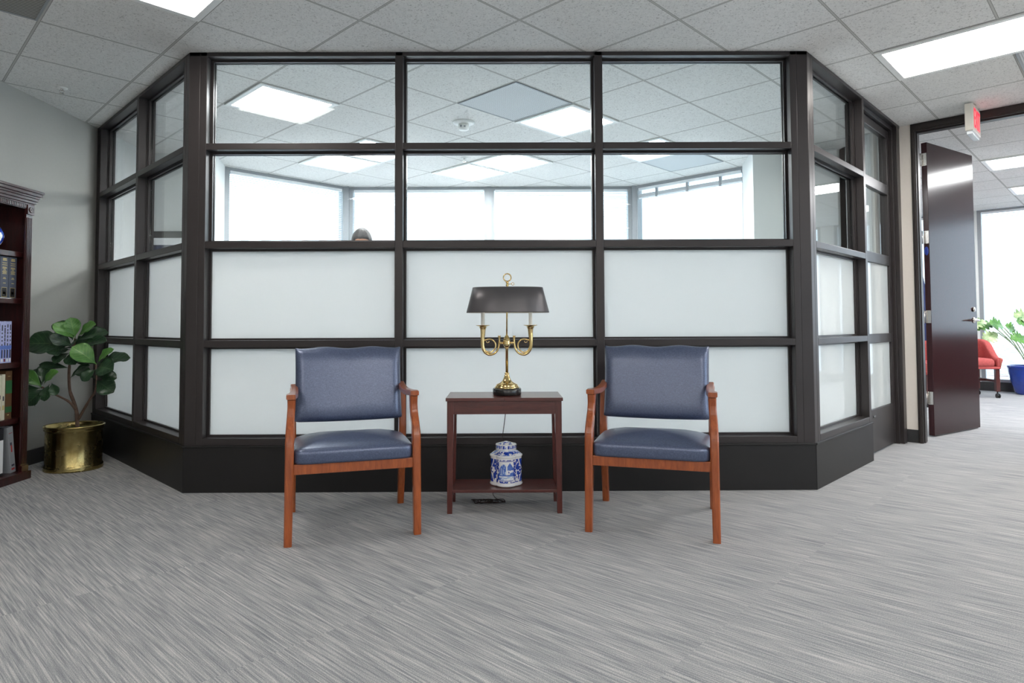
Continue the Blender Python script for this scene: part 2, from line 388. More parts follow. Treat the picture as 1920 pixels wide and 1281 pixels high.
# outline runs anticlockwise -> room on the left
wall('wall_back', (-3.46, -4), (6.62, -4), M_white, label='plain wall behind the camera')
wall('wall_corridor_right', (6.5, -4), (6.5, -3.6), M_white, label='wall pier at the right end of the lobby')
wall('wall_corridor_pier', (6.5, 1.8), (6.5, 2.2), M_white, label='wall pier beside the doorway wall')
wall('wall_conference_side', (-3.34, 6.1), (-3.34, 5.32), M_white, label='short white side wall inside the conference room')
wall('wall_left', (-3.34, 5.32), (-3.34, -4), M_wall, label='pale grey painted wall behind the bookcase')
wall('wall_office_right', (6.8, 2.0), (10.6, WS-10.6), M_white, label='white wall at the right side of the far office')
wall('wall_office_back', (WS-12.0, 12.0), (3.2, 12.0), M_white, label='white end wall of the far office')
# conference room side walls and piers
CW = MB()
CW.prism([(-3.34, 6.05), (-2.72, 6.05), (-2.84, 6.56), (-2.96, 6.66), (-3.34, 6.66)], 0, H)
struct('wall_conference_left', CW, M_white, label='white wall and pier left of the conference room windows', cat='wall')
CW = MB(); CW.prism([(2.38, 6.0), (3.2, 6.0), (3.2, 6.70), (2.62, 6.70), (2.50, 6.58)], 0, H)
struct('wall_conference_right', CW, M_white, label='white wall and pier right of the conference room windows', cat='wall')
struct('wall_office_left', MB().prism([(3.22, 5.48), (3.32, 5.58), (3.32, 12.0), (3.2, 12.0), (3.2, 5.9)], 0, H), M_white, label='white side wall of the far office', cat='wall')
struct('wall_divider', MB().prism([(3.2, 6.0), (3.2, 5.5), (3.22, 5.48), (3.3, 5.56), (3.3, 6.0)], 0, H), M_white, label='white return wall between the conference room and the office', cat='wall')
# doorway wall: local frame from W0 along (1,-1), n into the office
W0 = (3.32, OW-3.32); WU = (R2, -R2); WN = (R2, R2)
struct('wall_doorway', MB(W0, WU, WN).box(-.012, .104, 0, .13, 0, H), M_beige, label='narrow beige strip of wall beside the doorway', cat='wall')
struct('wall_right', MB(W0, WU, WN).box(1.13, 4.55, 0, .13, 0, H), M_beige, label='beige wall right of the doorway', cat='wall')
cas = MB(W0, WU, WN)
for a0, a1 in ((.104, .138), (1.07, 1.13)):
    cas.box(a0, a1, -.012, .13, 0, H-.002); cas.box(a0+.008, a1-.008, -.018, 0, 0, H-.012)
cas.box(.104, 1.13, -.012, .13, H-.066, H-.001); cas.box(.112, 1.12, -.018, 0, H-.054, H-.012)
cas.box(.138, .146, .02, .07, 0, H-.066); cas.box(1.06, 1.07, .02, .07, 0, H-.066); cas.box(.138, 1.07, .02, .07, H-.076, H-.066)
struct('trim_1', cas, M_casing, bevel=.003, label='dark bronze casing around the doorway', cat='door frame')
struct('baseboard_doorway', MB(W0, WU, WN).box(-.010, .104, -.008, 0, 0, .105), M_base, label='short black baseboard beside the doorway', cat='baseboard')
struct('baseboard_right', MB(W0, WU, WN).box(1.13, 4.5, -.008, 0, 0, .105), M_base, label='black baseboard right of the doorway', cat='baseboard')
struct('baseboard_left', MB().box(-3.34, -3.328, -3.99, 5.26, 0, .104), M_base, label='black baseboard along the grey wall', cat='baseboard')

# ------------------------------------------------------------------ outer window walls
NB = [0]
def window_bay(p0, p1, inward, idx, label, blind=None, z0=.17, z1=H-.03):
    """one glazed bay: frame, glass, and a blind hung inside it"""
    a, b = Vector(p0), Vector(p1); u = (b-a).normalized(); L = (b-a).length
    mb = MB(p0, u, inward); mb.box(0, L, -.12, 0, 0, z0-.04); fr = mb
    fr.box(0, L, -.12, .02, z0-.04, z0); fr.box(0, L, -.10, 0, z1, H)
    fr.box(0, .05, -.10, 0, z0, z1); fr.box(L-.05, L, -.10, 0, z0, z1)
    f = struct('window_%d' % idx, fr, M_winframe, bevel=.003, label=label, cat='window')
    MB(p0, u, inward).box(.05, L-.05, -.066, -.060, z0, z1).build('pane', M_glass, f)
    portal(p0, p1, z0, z1, inward)
    if blind:
        c = (a+b)/2; nn = Vector(inward).normalized()
        o = thing('window_blind', blind[1], 'blind', (c.x+nn.x*-.022, c.y+nn.y*-.022, 0), math.atan2(u.y, u.x), 'white slatted window blinds')
        hw = L/2-.058
        MB().box(-hw, hw, -.016, .016, z1-.032, z1-.002).build('head_rail', M_blind, o)
        s = MB()
        if blind[0] == 'down':
            n = int((z1-.05-z0-.04)/.0215)
            for k in range(n):
                z = z1-.05-k*.0215; k0 = len(s.v)
                s.add([(-hw, -.0115, z-.006), (hw, -.0105, z-.006), (hw, .0105, z+.006), (-hw, .0105, z+.006), (-hw, -.0105, z-.0052), (hw, -.0105, z-.0052), (hw, .0105, z+.0068), (-hw, .0105, z+.0068)], [(3, 2, 1, 0), (4, 5, 6, 7), (0, 1, 5, 4), (2, 3, 7, 6)])
            zb = z1-.05-n*.0215
        else:
            for k in range(11): s.box(-hw, hw, -.0115, .0115, z1-.075-.0038*k-.0016, z1-.075-.0038*k)
            zb = z1-.128
        s.build('slats', M_blind, o)
        MB().box(-hw, hw, -.012, .012, zb-.004, zb+.008).build('bottom_rail', M_blind, o)
        for x in ((-hw+.2, hw-.2) if blind[0] == 'down' else (-hw*.62, 0, hw*.62)):
            if blind[0] == 'down': MB().tube([(x, .014, z1-.03), (x, .014, zb)], .0012, 5).build('lift_cord', M_blind, o)
            else: MB().box(x-.012, x+.012, -.016, .016, zb-.006, z1-.03).build('clip', M_winframe, o)
    return f
window_bay((-2.84, 6.56), (-1.83, 7.57), (1, -1), 1, 'left angled window of the conference room', ('down', 'white slatted blind lowered over the angled window on the left of the conference room'))
window_bay((-1.81, 7.58), (-.15, 7.58), (0, -1), 2, 'centre left window of the conference room', ('down', 'white slatted blind lowered over the back window left of the middle post, behind the head'))
window_bay((-.13, 7.58), (1.56, 7.58), (0, -1), 3, 'centre right window of the conference room', ('down', 'white slatted blind lowered over the back window right of the middle post'))
window_bay((1.58, 7.57), (2.55, 6.60), (-1, -1), 4, 'right angled window of the conference room with its blind raised', ('up', 'slatted blind pulled up in a bundle at the top of the angled window'))
window_bay((6.5, -3.6), (6.5, -.92), (-1, 0), 8, 'added lobby window out of view, far right behind the camera')  # both lobby windows are unseen additions that bring daylight onto the ceiling
window_bay((6.5, -.88), (6.5, 1.8), (-1, 0), 9, 'added lobby window out of view to the right of the camera')
ws = lambda x: (x, WS-x)
window_bay(ws(4.45), ws(6.55), (-1, -1), 5, 'far office window hidden behind the open door', ('down', 'white slatted blind seen through the gap between door and jamb'))
window_bay(ws(6.95), ws(8.6), (-1, -1), 6, 'far office window right of the open door', ('down', 'white slatted blind over the office window behind the blue pot'))
window_bay(ws(8.75), ws(10.4), (-1, -1), 7, 'far office window outside the picture', None)
MBX = MB(ws(0), (1, -1), (-1, -1))
S2 = math.sqrt(2)
pier = MB(ws(0), (1, -1), (-1, -1)).box(4.25*S2, 4.45*S2, -.12, 0, 0, H).box(6.55*S2, 6.95*S2, -.12, 0, 0, H).box(8.6*S2, 8.75*S2, -.12, 0, 0, H).box(10.4*S2, 10.62*S2, -.12, 0, 0, H)
struct('wall_office_window', pier, M_white, label='white piers between the far office windows', cat='wall')
struct('baseboard_office', MB(ws(0), (1, -1), (-1, -1)).box(4.3*S2, 10.5*S2, 0, .012, 0, .125), M_base, label='black baseboard under the far office windows', cat='baseboard')
cp = MB(); cp.prism([(-1.86, 7.54), (-1.80, 7.54), (-1.80, 7.72), (-1.95, 7.66)], 0, H); cp.prism([(1.555, 7.55), (1.60, 7.545), (1.68, 7.62), (1.6, 7.7), (1.555, 7.7)], 0, H); cp.box(-.17, -.11, 7.565, 7.7, 0, H)
struct('trim_2', cp, M_winframe, label='grey posts between the conference room windows', cat='window post')

# ------------------------------------------------------------------ the dark framed glass partition
RAILS = [(.848, .888), (1.436, 1.477), (2.027, 2.066)]
ROWS = [(.313, .848, 'f'), (.888, 1.436, 'f'), (1.477, 2.027, 'c'), (2.066, H-.025, 'c')]
QL, QR = (-1.865, 3.8), (1.845, 3.8)
LF = 3.71; LW = 2.085
WINGS = {  # name: origin, u, outward normal, members (s0,s1), bays (s0,s1)
 'front': (QL, (1, 0), (0, -1), [(0, .065), (.065, .105), (1.233, 1.279), (2.429, 2.475), (3.605, 3.645), (3.645, 3.71)], [(.105, 1.233), (1.279, 2.429), (2.475, 3.605)]),
 'left': (QL, (-1, 1), (-1, -1), [(0, .05), (.05, .092), (.98, 1.026), (1.99, 2.098)], [(.092, .98), (1.026, 1.99)]),
 'right': (QR, (1, 1), (1, -1), [(0, .05), (.05, .092), (1.07, 1.118)], [(.092, 1.07)])}
DEP = .11
def rail(mb, a0, a1, z0, z1):
    mb.box(a0, a1, -.052, 0, z0, z1); mb.box(a0, a1, -.058, -.052, z0+.004, z1-.004); mb.box(a0, a1, -DEP, -.058, z0+.001, z1-.001)
def post(mb, a0, a1, z0, z1):
    mb.box(a0, a1, -.052, 0, z0, z1); mb.box(a0+.004, a1-.004, -.058, -.052, z0, z1); mb.box(a0+.001, a1-.001, -DEP, -.058, z0, z1)
wn = [10]; tn = [3]
PLACE = {'front': ['left bay of the front wall', 'middle bay of the front wall', 'right bay of the front wall'],
         'left': ['left wing bay nearest the corner', 'left wing bay beside the fig plant'], 'right': ['right wing bay nearest the corner']}
for nm, (q, u, n, mem, bays) in WINGS.items():
    end = {'front': LF, 'left': 2.098, 'right': 1.118}[nm]
    mb = MB(q, u, n)
    for a0, a1 in mem: post(mb, a0, a1, .27, H-.001)
    mb.box(0, end if nm != 'right' else LW, -DEP, 0, H-.025, H-.001)
    for a0, a1 in bays:
        for z0, z1 in RAILS: rail(mb, a0, a1, z0, z1)
        mb.box(a0, a1, -DEP, 0, .272, .313)
    if nm != 'front': mb.prism([(0, 0), (0, -.04), (-.02, -.03)], .27, H-.001)
    struct('trim_%d' % tn[0], mb, M_frame, bevel=.0025, label={'front': 'dark bronze grid framing the front of the glass partition', 'left': 'dark bronze grid framing the left wing of the partition', 'right': 'dark bronze grid framing the right wing of the partition'}[nm], cat='partition frame'); tn[0] += 1
    kb = MB(q, u, n); kb.box(-.004, end, -DEP, .008, 0, .262); kb.box(-.006, end, -DEP, .014, .262, .274)
    struct('wall_%s' % ('partition_' + nm), kb, M_kick, bevel=.002, label='black base panel under the %s of the partition' % ('front' if nm == 'front' else nm + ' wing'), cat='wall base')
    for (a0, a1), pl in zip(bays, PLACE[nm]):
        st = MB(q, u, n); sd = .012
        for z0, z1, k in ROWS:
            for b0, b1 in ((-.078, -.064), (-.106, -.092)):
                st.box(a0, a0+sd, b0, b1, z0, z1); st.box(a1-sd, a1, b0, b1, z0, z1); st.box(a0+sd, a1-sd, b0, b1, z0, z0+sd); st.box(a0+sd, a1-sd, b0, b1, z1-sd, z1)
        f = struct('window_%d' % wn[0], st, M_frame, label='glazed ' + pl, cat='window'); wn[0] += 1
        for z0, z1, k in ROWS:
            MB(q, u, n).box(a0+.003, a1-.003, -.088, -.082, z0+.003, z1-.003).build('pane', M_frost if k == 'f' else M_glass, f, label='frosted glass pane' if k == 'f' else 'clear glass pane')
# glass door leaf and its frame at the end of the right wing
mb = MB(QR, (1, 1), (1, -1)); post(mb, 1.99, 2.075, 0, H-.026); mb.box(1.118, 1.99, -DEP-.02, -.03, 2.56, H-.026)
mb.box(1.118, 1.135, -DEP-.02, -.03, 0, 2.56); mb.box(1.97, 1.99, -DEP-.02, -.03, 0, 2.56)
struct('trim_%d' % tn[0], mb, M_frame, bevel=.0025, label='dark frame around the glass door in the right wing', cat='door frame')
gd = MB(QR, (1, 1), (1, -1)); a0, a1, b0, b1 = 1.138, 1.967, -.095, -.055
gd.box(a0, a0+.06, b0, b1, .012, 2.555); gd.box(a1-.06, a1, b0, b1, .012, 2.555); gd.box(a0+.06, a1-.06, b0, b1, .012, .33); gd.box(a0+.06, a1-.06, b0, b1, 2.49, 2.555)
for z0, z1 in ((.825, .895), (1.44, 1.52), (2.02, 2.10)): gd.box(a0+.06, a1-.06, b0, b1, z0, z1)
d = struct('door_1', gd, M_frame, bevel=.003, label='dark framed glass door in the recess of the right wing', cat='door')
for z0, z1, k in ((.33, .825, 'f'), (.895, 1.44, 'f'), (1.52, 2.02, 'c'), (2.10, 2.49, 'c')):
    MB(QR, (1, 1), (1, -1)).box(a0+.055, a1-.055, -.079, -.072, z0-.003, z1+.003).build('pane', M_frost if k == 'f' else M_glass, d, label='frosted glass pane' if k == 'f' else 'clear glass pane')
MB(QR, (1, 1), (1, -1)).box(1.36, 1.42, -.055, -.052, .27, .285).build('lock_plate', M_black, d)

# ------------------------------------------------------------------ ceiling fixtures
def cell(row, n): return (GX+GD*n, GY+GD/2*row)
T = GD*R2
def make_light(ln, mat, label, row, n, group):
    x, y = cell(row, n); o = thing('ceiling_light', label, 'ceiling light', (x, y, H), -PI/4, group)
    L, W = ln*T/2-.006, T/2-.006; f = MB(); b = .036
    for (x0, x1, y0, y1) in ((-L, L, -W, -W+b), (-L, L, W-b, W), (-L, -L+b, -W+b, W-b), (L-b, L, -W+b, W-b)): f.box(x0, x1, y0, y1, -.012, -.001)
    f.build('frame', M_lightframe, o, bevel=.002)
    MB().box(-L+b, L-b, -W+b, W-b, -.0075, -.002).build('diffuser', mat, o)
    return o
gc = 'fluorescent ceiling panels over the lobby'; gi = 'square ceiling lights in the conference room'; go = 'ceiling lights in the far office'
make_light(1, M_diff, 'lit ceiling light cut by the top edge of the photo at upper left', -1, -2, gc)
make_light(2, M_diff, 'long lit ceiling light at upper right, in front of the exit sign', .5, 3.25, gc)
for r, n, t in ((-5.5, 4.75, 'added lit ceiling light right of the camera'), (-2.5, 5.25, 'added lit ceiling light beyond the right edge of the photo'), (-9.5, -1.75, 'added lit ceiling light behind the camera at left'), (-9.5, 1.25, 'added lit ceiling light behind the camera in the middle'), (-9.5, 5.25, 'added lit ceiling light behind the camera at right'), (-14.5, -1.25, 'added lit ceiling light far behind the camera at left'), (-14.5, 1.75, 'added lit ceiling light far behind the camera in the middle')):  # unseen panels added to brighten the lobby
    make_light(2, M_diff, t, r, n, gc)
for r, n, t in ((3, -2, 'large lit ceiling square in the upper left pane of the partition'), (4, .5, 'lit ceiling square crossing the middle and right upper panes, beside the grille'),
                (6, -1.5, 'lit ceiling square whose tip shows above the rail in the left bay'), (7, -2, 'lit ceiling square just left of the tip one, over the angled window'),
                (7, 0, 'lit ceiling square under the rail in the middle bay, right of its neighbour'), (8, -.5, 'lit ceiling square in the middle bay nearest the back windows'),
                (6, 1.5, 'lit ceiling square whose tip shows above the rail in the right bay')):
    make_light(1, M_diffin, t, r, n, gi)
make_light(2, M_diffin, 'lit ceiling light in the far office nearest the door', 6.5, 6.25, go)
make_light(2, M_diffin, 'lit ceiling light in the far office nearest the window', 9.5, 7.75, go)
make_light(2, M_diffin, 'lit ceiling light in the far office out of view at right', 4.5, 7.25, go)
def vent(row, n, mat, label):
    x, y = cell(row, n); o = thing('ceiling_vent', label, 'air vent', (x, y, H), -PI/4)
    W = T/2-.007; f = MB(); b = .012
    for (x0, x1, y0, y1) in ((-W, W, -W, -W+b), (-W, W, W-b, W), (-W, -W+b, -W+b, W-b), (W-b, W, -W+b, W-b)): f.box(x0, x1, y0, y1, -.006, -.001)
    f.build('frame', M_winframe, o); MB().box(-W+b, W-b, -W+b, W-b, -.004, -.001).build('grille', mat, o)
vent(3, 0, M_vent, 'grey perforated ceiling grille in the middle upper pane')
vent(7, 2, M_vent, 'grey ceiling grille beside the angled window with the raised blind')
vent(-1, -3, M_ventslot, 'slotted return grille in the lobby ceiling at the upper left corner')
vent(1, 4, M_vent, 'pale ceiling grille at the right edge behind the long light')
x, y = cell(4, -.47)
o = thing('smoke_detector', 'round white detector under the conference room ceiling', 'smoke detector', (x, y+.02, H))
MB().lathe([(.03, -.001), (.088, -.001), (.088, -.008), (.07, -.016), (.03, -.018)], seg=32).build('base_plate', M_lightframe, o)
MB().lathe([(.042, -.016), (.045, -.05), (.04, -.062), (.015, -.066)], seg=24).build('sensor_head', M_lightframe, o)
MB().box(-.026, -.012, -.0465, -.04, -.05, -.035).box(.004, .018, -.0465, -.04, -.052, -.04).build('indicator', M_winframe, o)
def sprinkler(x, y, label):
    o = thing('sprinkler', label, 'sprinkler', (x, y, H), .4)
    MB().lathe([(.012, -.001), (.036, -.001), (.033, -.006), (.014, -.009)], seg=20).build('escutcheon', M_lightframe, o)
    m = MB().lathe([(.009, -.006), (.009, -.018), (.004, -.022)], seg=12); m.tube([(.009, 0, -.016), (.014, 0, -.026), (.003, 0, -.038)], .0025, 6); m.tube([(-.009, 0, -.016), (-.014, 0, -.026), (-.003, 0, -.038)], .0025, 6)
    m.lathe([(.002, -.036), (.017, -.038), (.017, -.040), (.002, -.042)], seg=16); m.build('nozzle', M_chrome, o)
sprinkler(-3.02, 4.37, 'small sprinkler head in the ceiling above the fig plant')
sprinkler(-.36, 6.25, 'small white sprinkler under the rail in the middle bay')

# ------------------------------------------------------------------ exit sign (square to the doorway wall)
ex = thing('exit_sign', 'ceiling hung EXIT sign with red letters beside the doorway', 'exit sign', (3.58, 4.80, H), PI/4)
MB().box(-.155, .155, -.026, .026, -.215, -.012).build('housing', M_exit, ex, bevel=.006)
MB().box(-.05, .05, -.03, .03, -.014, -.001).build('canopy', M_exit, ex, bevel=.003)
MB().box(-.13, .13, -.02, .02, -.238, -.214).build('lamp_bar', M_clearplastic, ex, bevel=.003)
fm = MB(); fm.box(-.13, .13, -.0265, -.0255, -.195, -.035); fm.build('face_plate', M_exit, ex)
cu = bpy.data.curves.new('letters', 'FONT'); cu.body = 'EXIT'; cu.size = .2; cu.extrude = .0015; cu.align_x = 'CENTER'
co = bpy.data.objects.new('tmp', cu); C.objects.link(co); dg = bpy.context.evaluated_depsgraph_get(); dg.update()
me = bpy.data.meshes.new_from_object(co.evaluated_get(dg)); bpy.data.objects.remove(co)
me.materials.clear(); me.materials.append(M_exitred)
xs = [v.co.x for v in me.vertices]; cx = (min(xs)+max(xs))/2; kx = .235/(max(xs)-min(xs)); ys = [v.co.y for v in me.vertices]
for v in me.vertices: v.co = Vector(((v.co.x-cx)*kx, -.0285+v.co.z*.4, -.188+(v.co.y-min(ys))*.145/(max(ys)-min(ys))))
lo = bpy.data.objects.new('lettering', me); C.objects.link(lo); lo.parent = ex
em = bpy.data.objects.new('alert_light', None)
bpy.data.objects.remove(em)
al = thing('strobe_unit', 'small white fixture on the ceiling behind the exit sign', 'ceiling fixture', (3.80, 4.98, H), PI/4)
MB().box(-.07, .07, -.045, .045, -.03, -.001).build('body', M_clearplastic, al, bevel=.006)
MB().box(-.02, .02, -.047, -.044, -.024, -.008).build('lens', M_winframe, al)

# ------------------------------------------------------------------ the open wood door
DA = Vector((3.70, 5.51)); DU = Vector((.85, .527)).normalized(); DN = Vector((-.527, .85)).normalized()
dd = thing('wooden_door', 'tall dark wood door standing open in the doorway', 'door', (DA.x, DA.y, 0), math.atan2(DU.y, DU.x))
DW = .86; DH = 2.548
MB().box(0, DW, 0, .045, .01, DH).build('door_leaf', M_doorwood, dd, bevel=.002)
for z in (.33, 1.03, 1.72, 2.40):
    h = MB().box(-.003, .0, .002, .043, z-.055, z+.055); h.tube([(-.012, .05, z-.057), (-.012, .05, z+.057)], .0075, 10); h.box(-.05, -.012, .047, .052, z-.055, z+.055)
    h.build('hinge', M_chrome, dd)
hd = MB(); hd.lathe([(.004, 0), (.027, 0), (.027, .006), (.014, .01), (.011, .045), (.004, .046)], seg=20)
for i, v in enumerate(hd.v): hd.v[i] = (DW-.07+v[0], -v[2]-.0, 1.0+v[1])
hd.tube([(DW-.07, -.042, 1.0), (DW-.10, -.048, 1.002), (DW-.145, -.046, 1.0), (DW-.185, -.040, .996)], [.009, .009, .008, .006], 10)
hd.build('door_handle', M_chrome, dd)
hb = MB(); hb.lathe([(.004, 0), (.022, 0), (.020, .012), (.004, .014)], seg=20)
for i, v in enumerate(hb.v): hb.v[i] = (DW-.07+v[0], -v[2], 1.10+v[1])
hb.build('deadbolt', M_chrome, dd)
hb = MB(); hb.lathe([(.004, 0), (.027, 0), (.027, .006), (.011, .01), (.011, .045), (.004, .046)], seg=20)
for i, v in enumerate(hb.v): hb.v[i] = (DW-.07+v[0], .045+v[2], 1.0+v[1])
hb.tube([(DW-.07, .088, 1.0), (DW-.04, .092, 1.0), (DW+.02, .09, 1.0)], .008, 10); hb.build('door_handle', M_chrome, dd)
st = MB(); st.lathe([(.001, 0), (.018, 0), (.018, .001), (.001, .0012)], seg=20)
for i, v in enumerate(st.v): st.v[i] = (-v[2]-.0005, .023+v[0]*.9, 1.60+v[1]*2.1)
st.build('sticker', M_bluesticker, dd)
MB().box(.02, DW-.02, .012, .035, .0035, .0105).build('door_sweep', M_winframe, dd)

# ------------------------------------------------------------------ blue vinyl armchairs
def cushion(w, dfun, h, name, mat, parent, **k): ...
def make_chair(label, loc, rz):
    t = thing('armchair', label, 'armchair', loc, rz, 'blue waiting room armchairs')
    for s in (-1, 1):
        x = s*.283
        path = [(x+s*.004, -.006, 0), (x+s*.002, -.003, .2), (x, 0, .40), (x, .004, .455), (x-s*.001, .022, .505), (x-s*.003, .045, .555), (x-s*.005, .052, .60), (x-s*.006, .046, .642)]
        MB().csweep(path, [.034, .036, .038, .038, .036, .034, .034, .036], [.042, .046, .05, .05, .046, .042, .042, .05], up=(1, 0, 0)).build('leg', M_chairwood, t)
        path = [(x, .545, 0), (x, .505, .2), (x, .478, .40), (x, .478, .50), (x-s*.001, .478, .58), (x-s*.003, .482, .652)]
        MB().csweep(path, [.034, .036, .038, .036, .034, .03], [.036, .042, .046, .044, .040, .034], up=(1, 0, 0)).build('leg', M_chairwood, t)
        path = [(x-s*.004, .016, .652), (x-s*.004, .06, .651), (x-s*.008, .16, .644), (x-s*.011, .28, .641), (x-s*.010, .40, .648), (x-s*.004, .490, .658)]
        MB().csweep(path, [.04, .044, .044, .04, .036, .03], [.022, .026, .026, .026, .026, .026], up=(1, 0, 0)).build('armrest', M_chairwood, t)
    f = MB(); f.box(-.266, .266, -.018, .008, .311, .357); f.box(-.266, .266, .462, .484, .311, .357)
    for s in (-1, 1): f.box(s*.262-.01, s*.262+.01, .008, .462, .311, .357)
    f.build('seat_frame', M_chairwood, t, bevel=.003)
    # seat cushion: boxed front edge and a domed top
    nx, ny = 22, 18; W, D0, D1 = .268, -.030, .452; top = []; 
    def prof(a):        # 0 at the border .. 1 inside
        return 1-(1-min(1, a))**2.6
    rings = []
    N = 64
    def rr(k, off):     # rounded rectangle point
        a = 2*PI*k/N; c, s_ = math.cos(a), math.sin(a); e = .16
        return (math.copysign(abs(c)**e, c), math.copysign(abs(s_)**e, s_))
    lev = [(1.0, .357, .985), (1.0, .368, 1.0), (1.0, .40, 1.004), (1.0, .412, 1.0), (.97, .4195, 1.0), (.9, .427, 1.0), (.78, .436, 1.0), (.6, .446, 1.0), (.4, .452, 1.0), (.2, .455, 1.0), (.03, .456, 1.0)]
    for sc, z, g in lev:
        ring = []
        for k in range(N):
            x, y = rr(k, 0); yc = (D0+D1)/2
            back = max(0, y)*sc
            ring.append((x*W*sc*g, yc+y*(D1-D0)/2*sc*g, z - (.012*back if sc < .98 else .006*back)))
        rings.append(ring)
    MB().loft(rings).build('seat', M_vinyl, t)
    # back cushion with the two shallow humps on its top edge
    mbk = MB(); nu, nv = 36, 26; pts = {}
    def outline(u, v):
        x = u*.272*(1 - .012*(1-abs(2*v-1)**2) )
        topz = .853 + .009*math.exp(-((abs(u)-.45)/.26)**2) + .004*max(0, (abs(u)-.93)/.07) - .001*math.exp(-(u/.2)**2)
        botz = .484 - .004*(1-u*u); z = botz + (topz-botz)*v
        if abs(u) > .94 and v < .06: z += .006*(abs(u)-.94)/.06
        y = .420 + (z-.48)*.20
        return x, y, z
    def th(u, v):
        e = min(1, (1-abs(u))/.16); g = min(1, v/.22, (1-v)/.20 if v < 1 else 0)
        e = math.sqrt(max(0, 1-(1-e)**2)); g = math.sqrt(max(0, 1-(1-max(0, g))**2)); return .012+.030*e*g
    fr, bk = [], []
    for j in range(nv+1):
        for i in range(nu+1):
            u = -1+2*i/nu; v = j/nv; u = math.copysign(abs(u)**.8, u); x, y, z = outline(u, v); h = th(u, v)
            fr.append((x, y-h, z)); bk.append((x, y+.018+h*.25, z))
    fs = []; n1 = (nu+1)*(nv+1); Wn = nu+1
    for j in range(nv):
        for i in range(nu):
            a = j*Wn+i; fs.append((a, a+1, a+Wn+1, a+Wn)); fs.append((n1+a, n1+a+Wn, n1+a+Wn+1, n1+a+1))
    for j in range(nv):
        a = j*Wn; fs.append((a, a+Wn, n1+a+Wn, n1+a)); a = j*Wn+nu; fs.append((a, n1+a, n1+a+Wn, a+Wn))
    for i in range(nu):
        fs.append((i, n1+i, n1+i+1, i+1)); a = nv*Wn+i; fs.append((a, a+1, n1+a+1, n1+a))
    mbk.add(fr+bk, fs, 0, True); b = mbk.build('backrest', M_vinyl, t)
    return t
ch1 = make_chair('blue vinyl armchair left of the side table, turned slightly right', (-.676, 2.968, 0), math.radians(16.6))
dup(ch1, (.686, 2.990, 0), math.radians(-17.2), 'blue vinyl armchair right of the side table, turned slightly left')

# ------------------------------------------------------------------ side table
TZ = .598
tb = thing('side_table', 'small dark mahogany side table between the two blue chairs', 'side table', (.013, 3.48, 0))
MB().box(-.303, .303, -.154, .150, TZ-.017, TZ).build('table_top', M_tablewood, tb, bevel=.002)
MB().box(-.0006, .0006, -.1548, -.153, TZ-.016, TZ-.001).build('seam', M_black, tb)
ap = MB(); ap.box(-.266, .266, -.134, -.116, .512, TZ-.017); ap.box(-.266, .266, .10, .118, .512, TZ-.017); ap.box(-.294, -.276, -.11, .10, .512, TZ-.017); ap.box(.276, .294, -.11, .10, .512, TZ-.017)
ap.build('apron', M_tablewood, tb)
for sx in (-1, 1):
    for sy, yy in ((-1, -.118), (1, .107)):
        MB().taper((sx*.2845, yy), (.026, .026), 0, (sx*.2795, yy), (.036, .034), TZ-.017).build('leg', M_tableleg, tb, bevel=.002)
MB().box(-.272, .272, -.125, .112, .106, .121).build('shelf', M_tablewood, tb, bevel=.002)
for sx in (-1, 1): MB().box(sx*.272-.004, sx*.272+.004, -.10, .10, .09, .106).build('shelf_cleat', M_tablewood, tb)

# ------------------------------------------------------------------ brass bouillotte lamp
LX, LY = .028, 3.475
lp = thing('table_lamp', 'brass two-armed horn lamp with a dark oval shade on the side table', 'lamp', (LX, LY, TZ+.0006))
MB().lathe([(.01, 0), (.074, 0), (.077, .004), (.077, .032), (.073, .036), (.01, .036)], seg=48).build('base', M_black, lp, label='round black base')
MB().lathe([(.066, .036), (.067, .041), (.062, .046), (.059, .049), (.060, .052), (.053, .058), (.042, .063), (.031, .069), (.024, .077), (.019, .086), (.015, .097), (.0125, .106), (.009, .109), (.0125, .112), (.0125, .116), (.007, .119), (.007, .122)], seg=48).build('brass_foot', M_brass, lp)
MB().lathe([(.0075, .118), (.0075, .246), (.010, .248), (.010, .254), (.006, .258)], seg=24).build('stem', M_brass, lp)
MB().lathe([(.006, .25), (.011, .255), (.016, .262), (.0195, .272), (.0195, .290), (.016, .295), (.0175, .300), (.014, .306), (.008, .318), (.0045, .322)], seg=16, smooth=False).build('hub', M_brass, lp, bevel=.001)
MB().tube([(0, 0, .318), (.003, 0, .585)], .0042, 12).build('upper_rod', M_brass, lp)
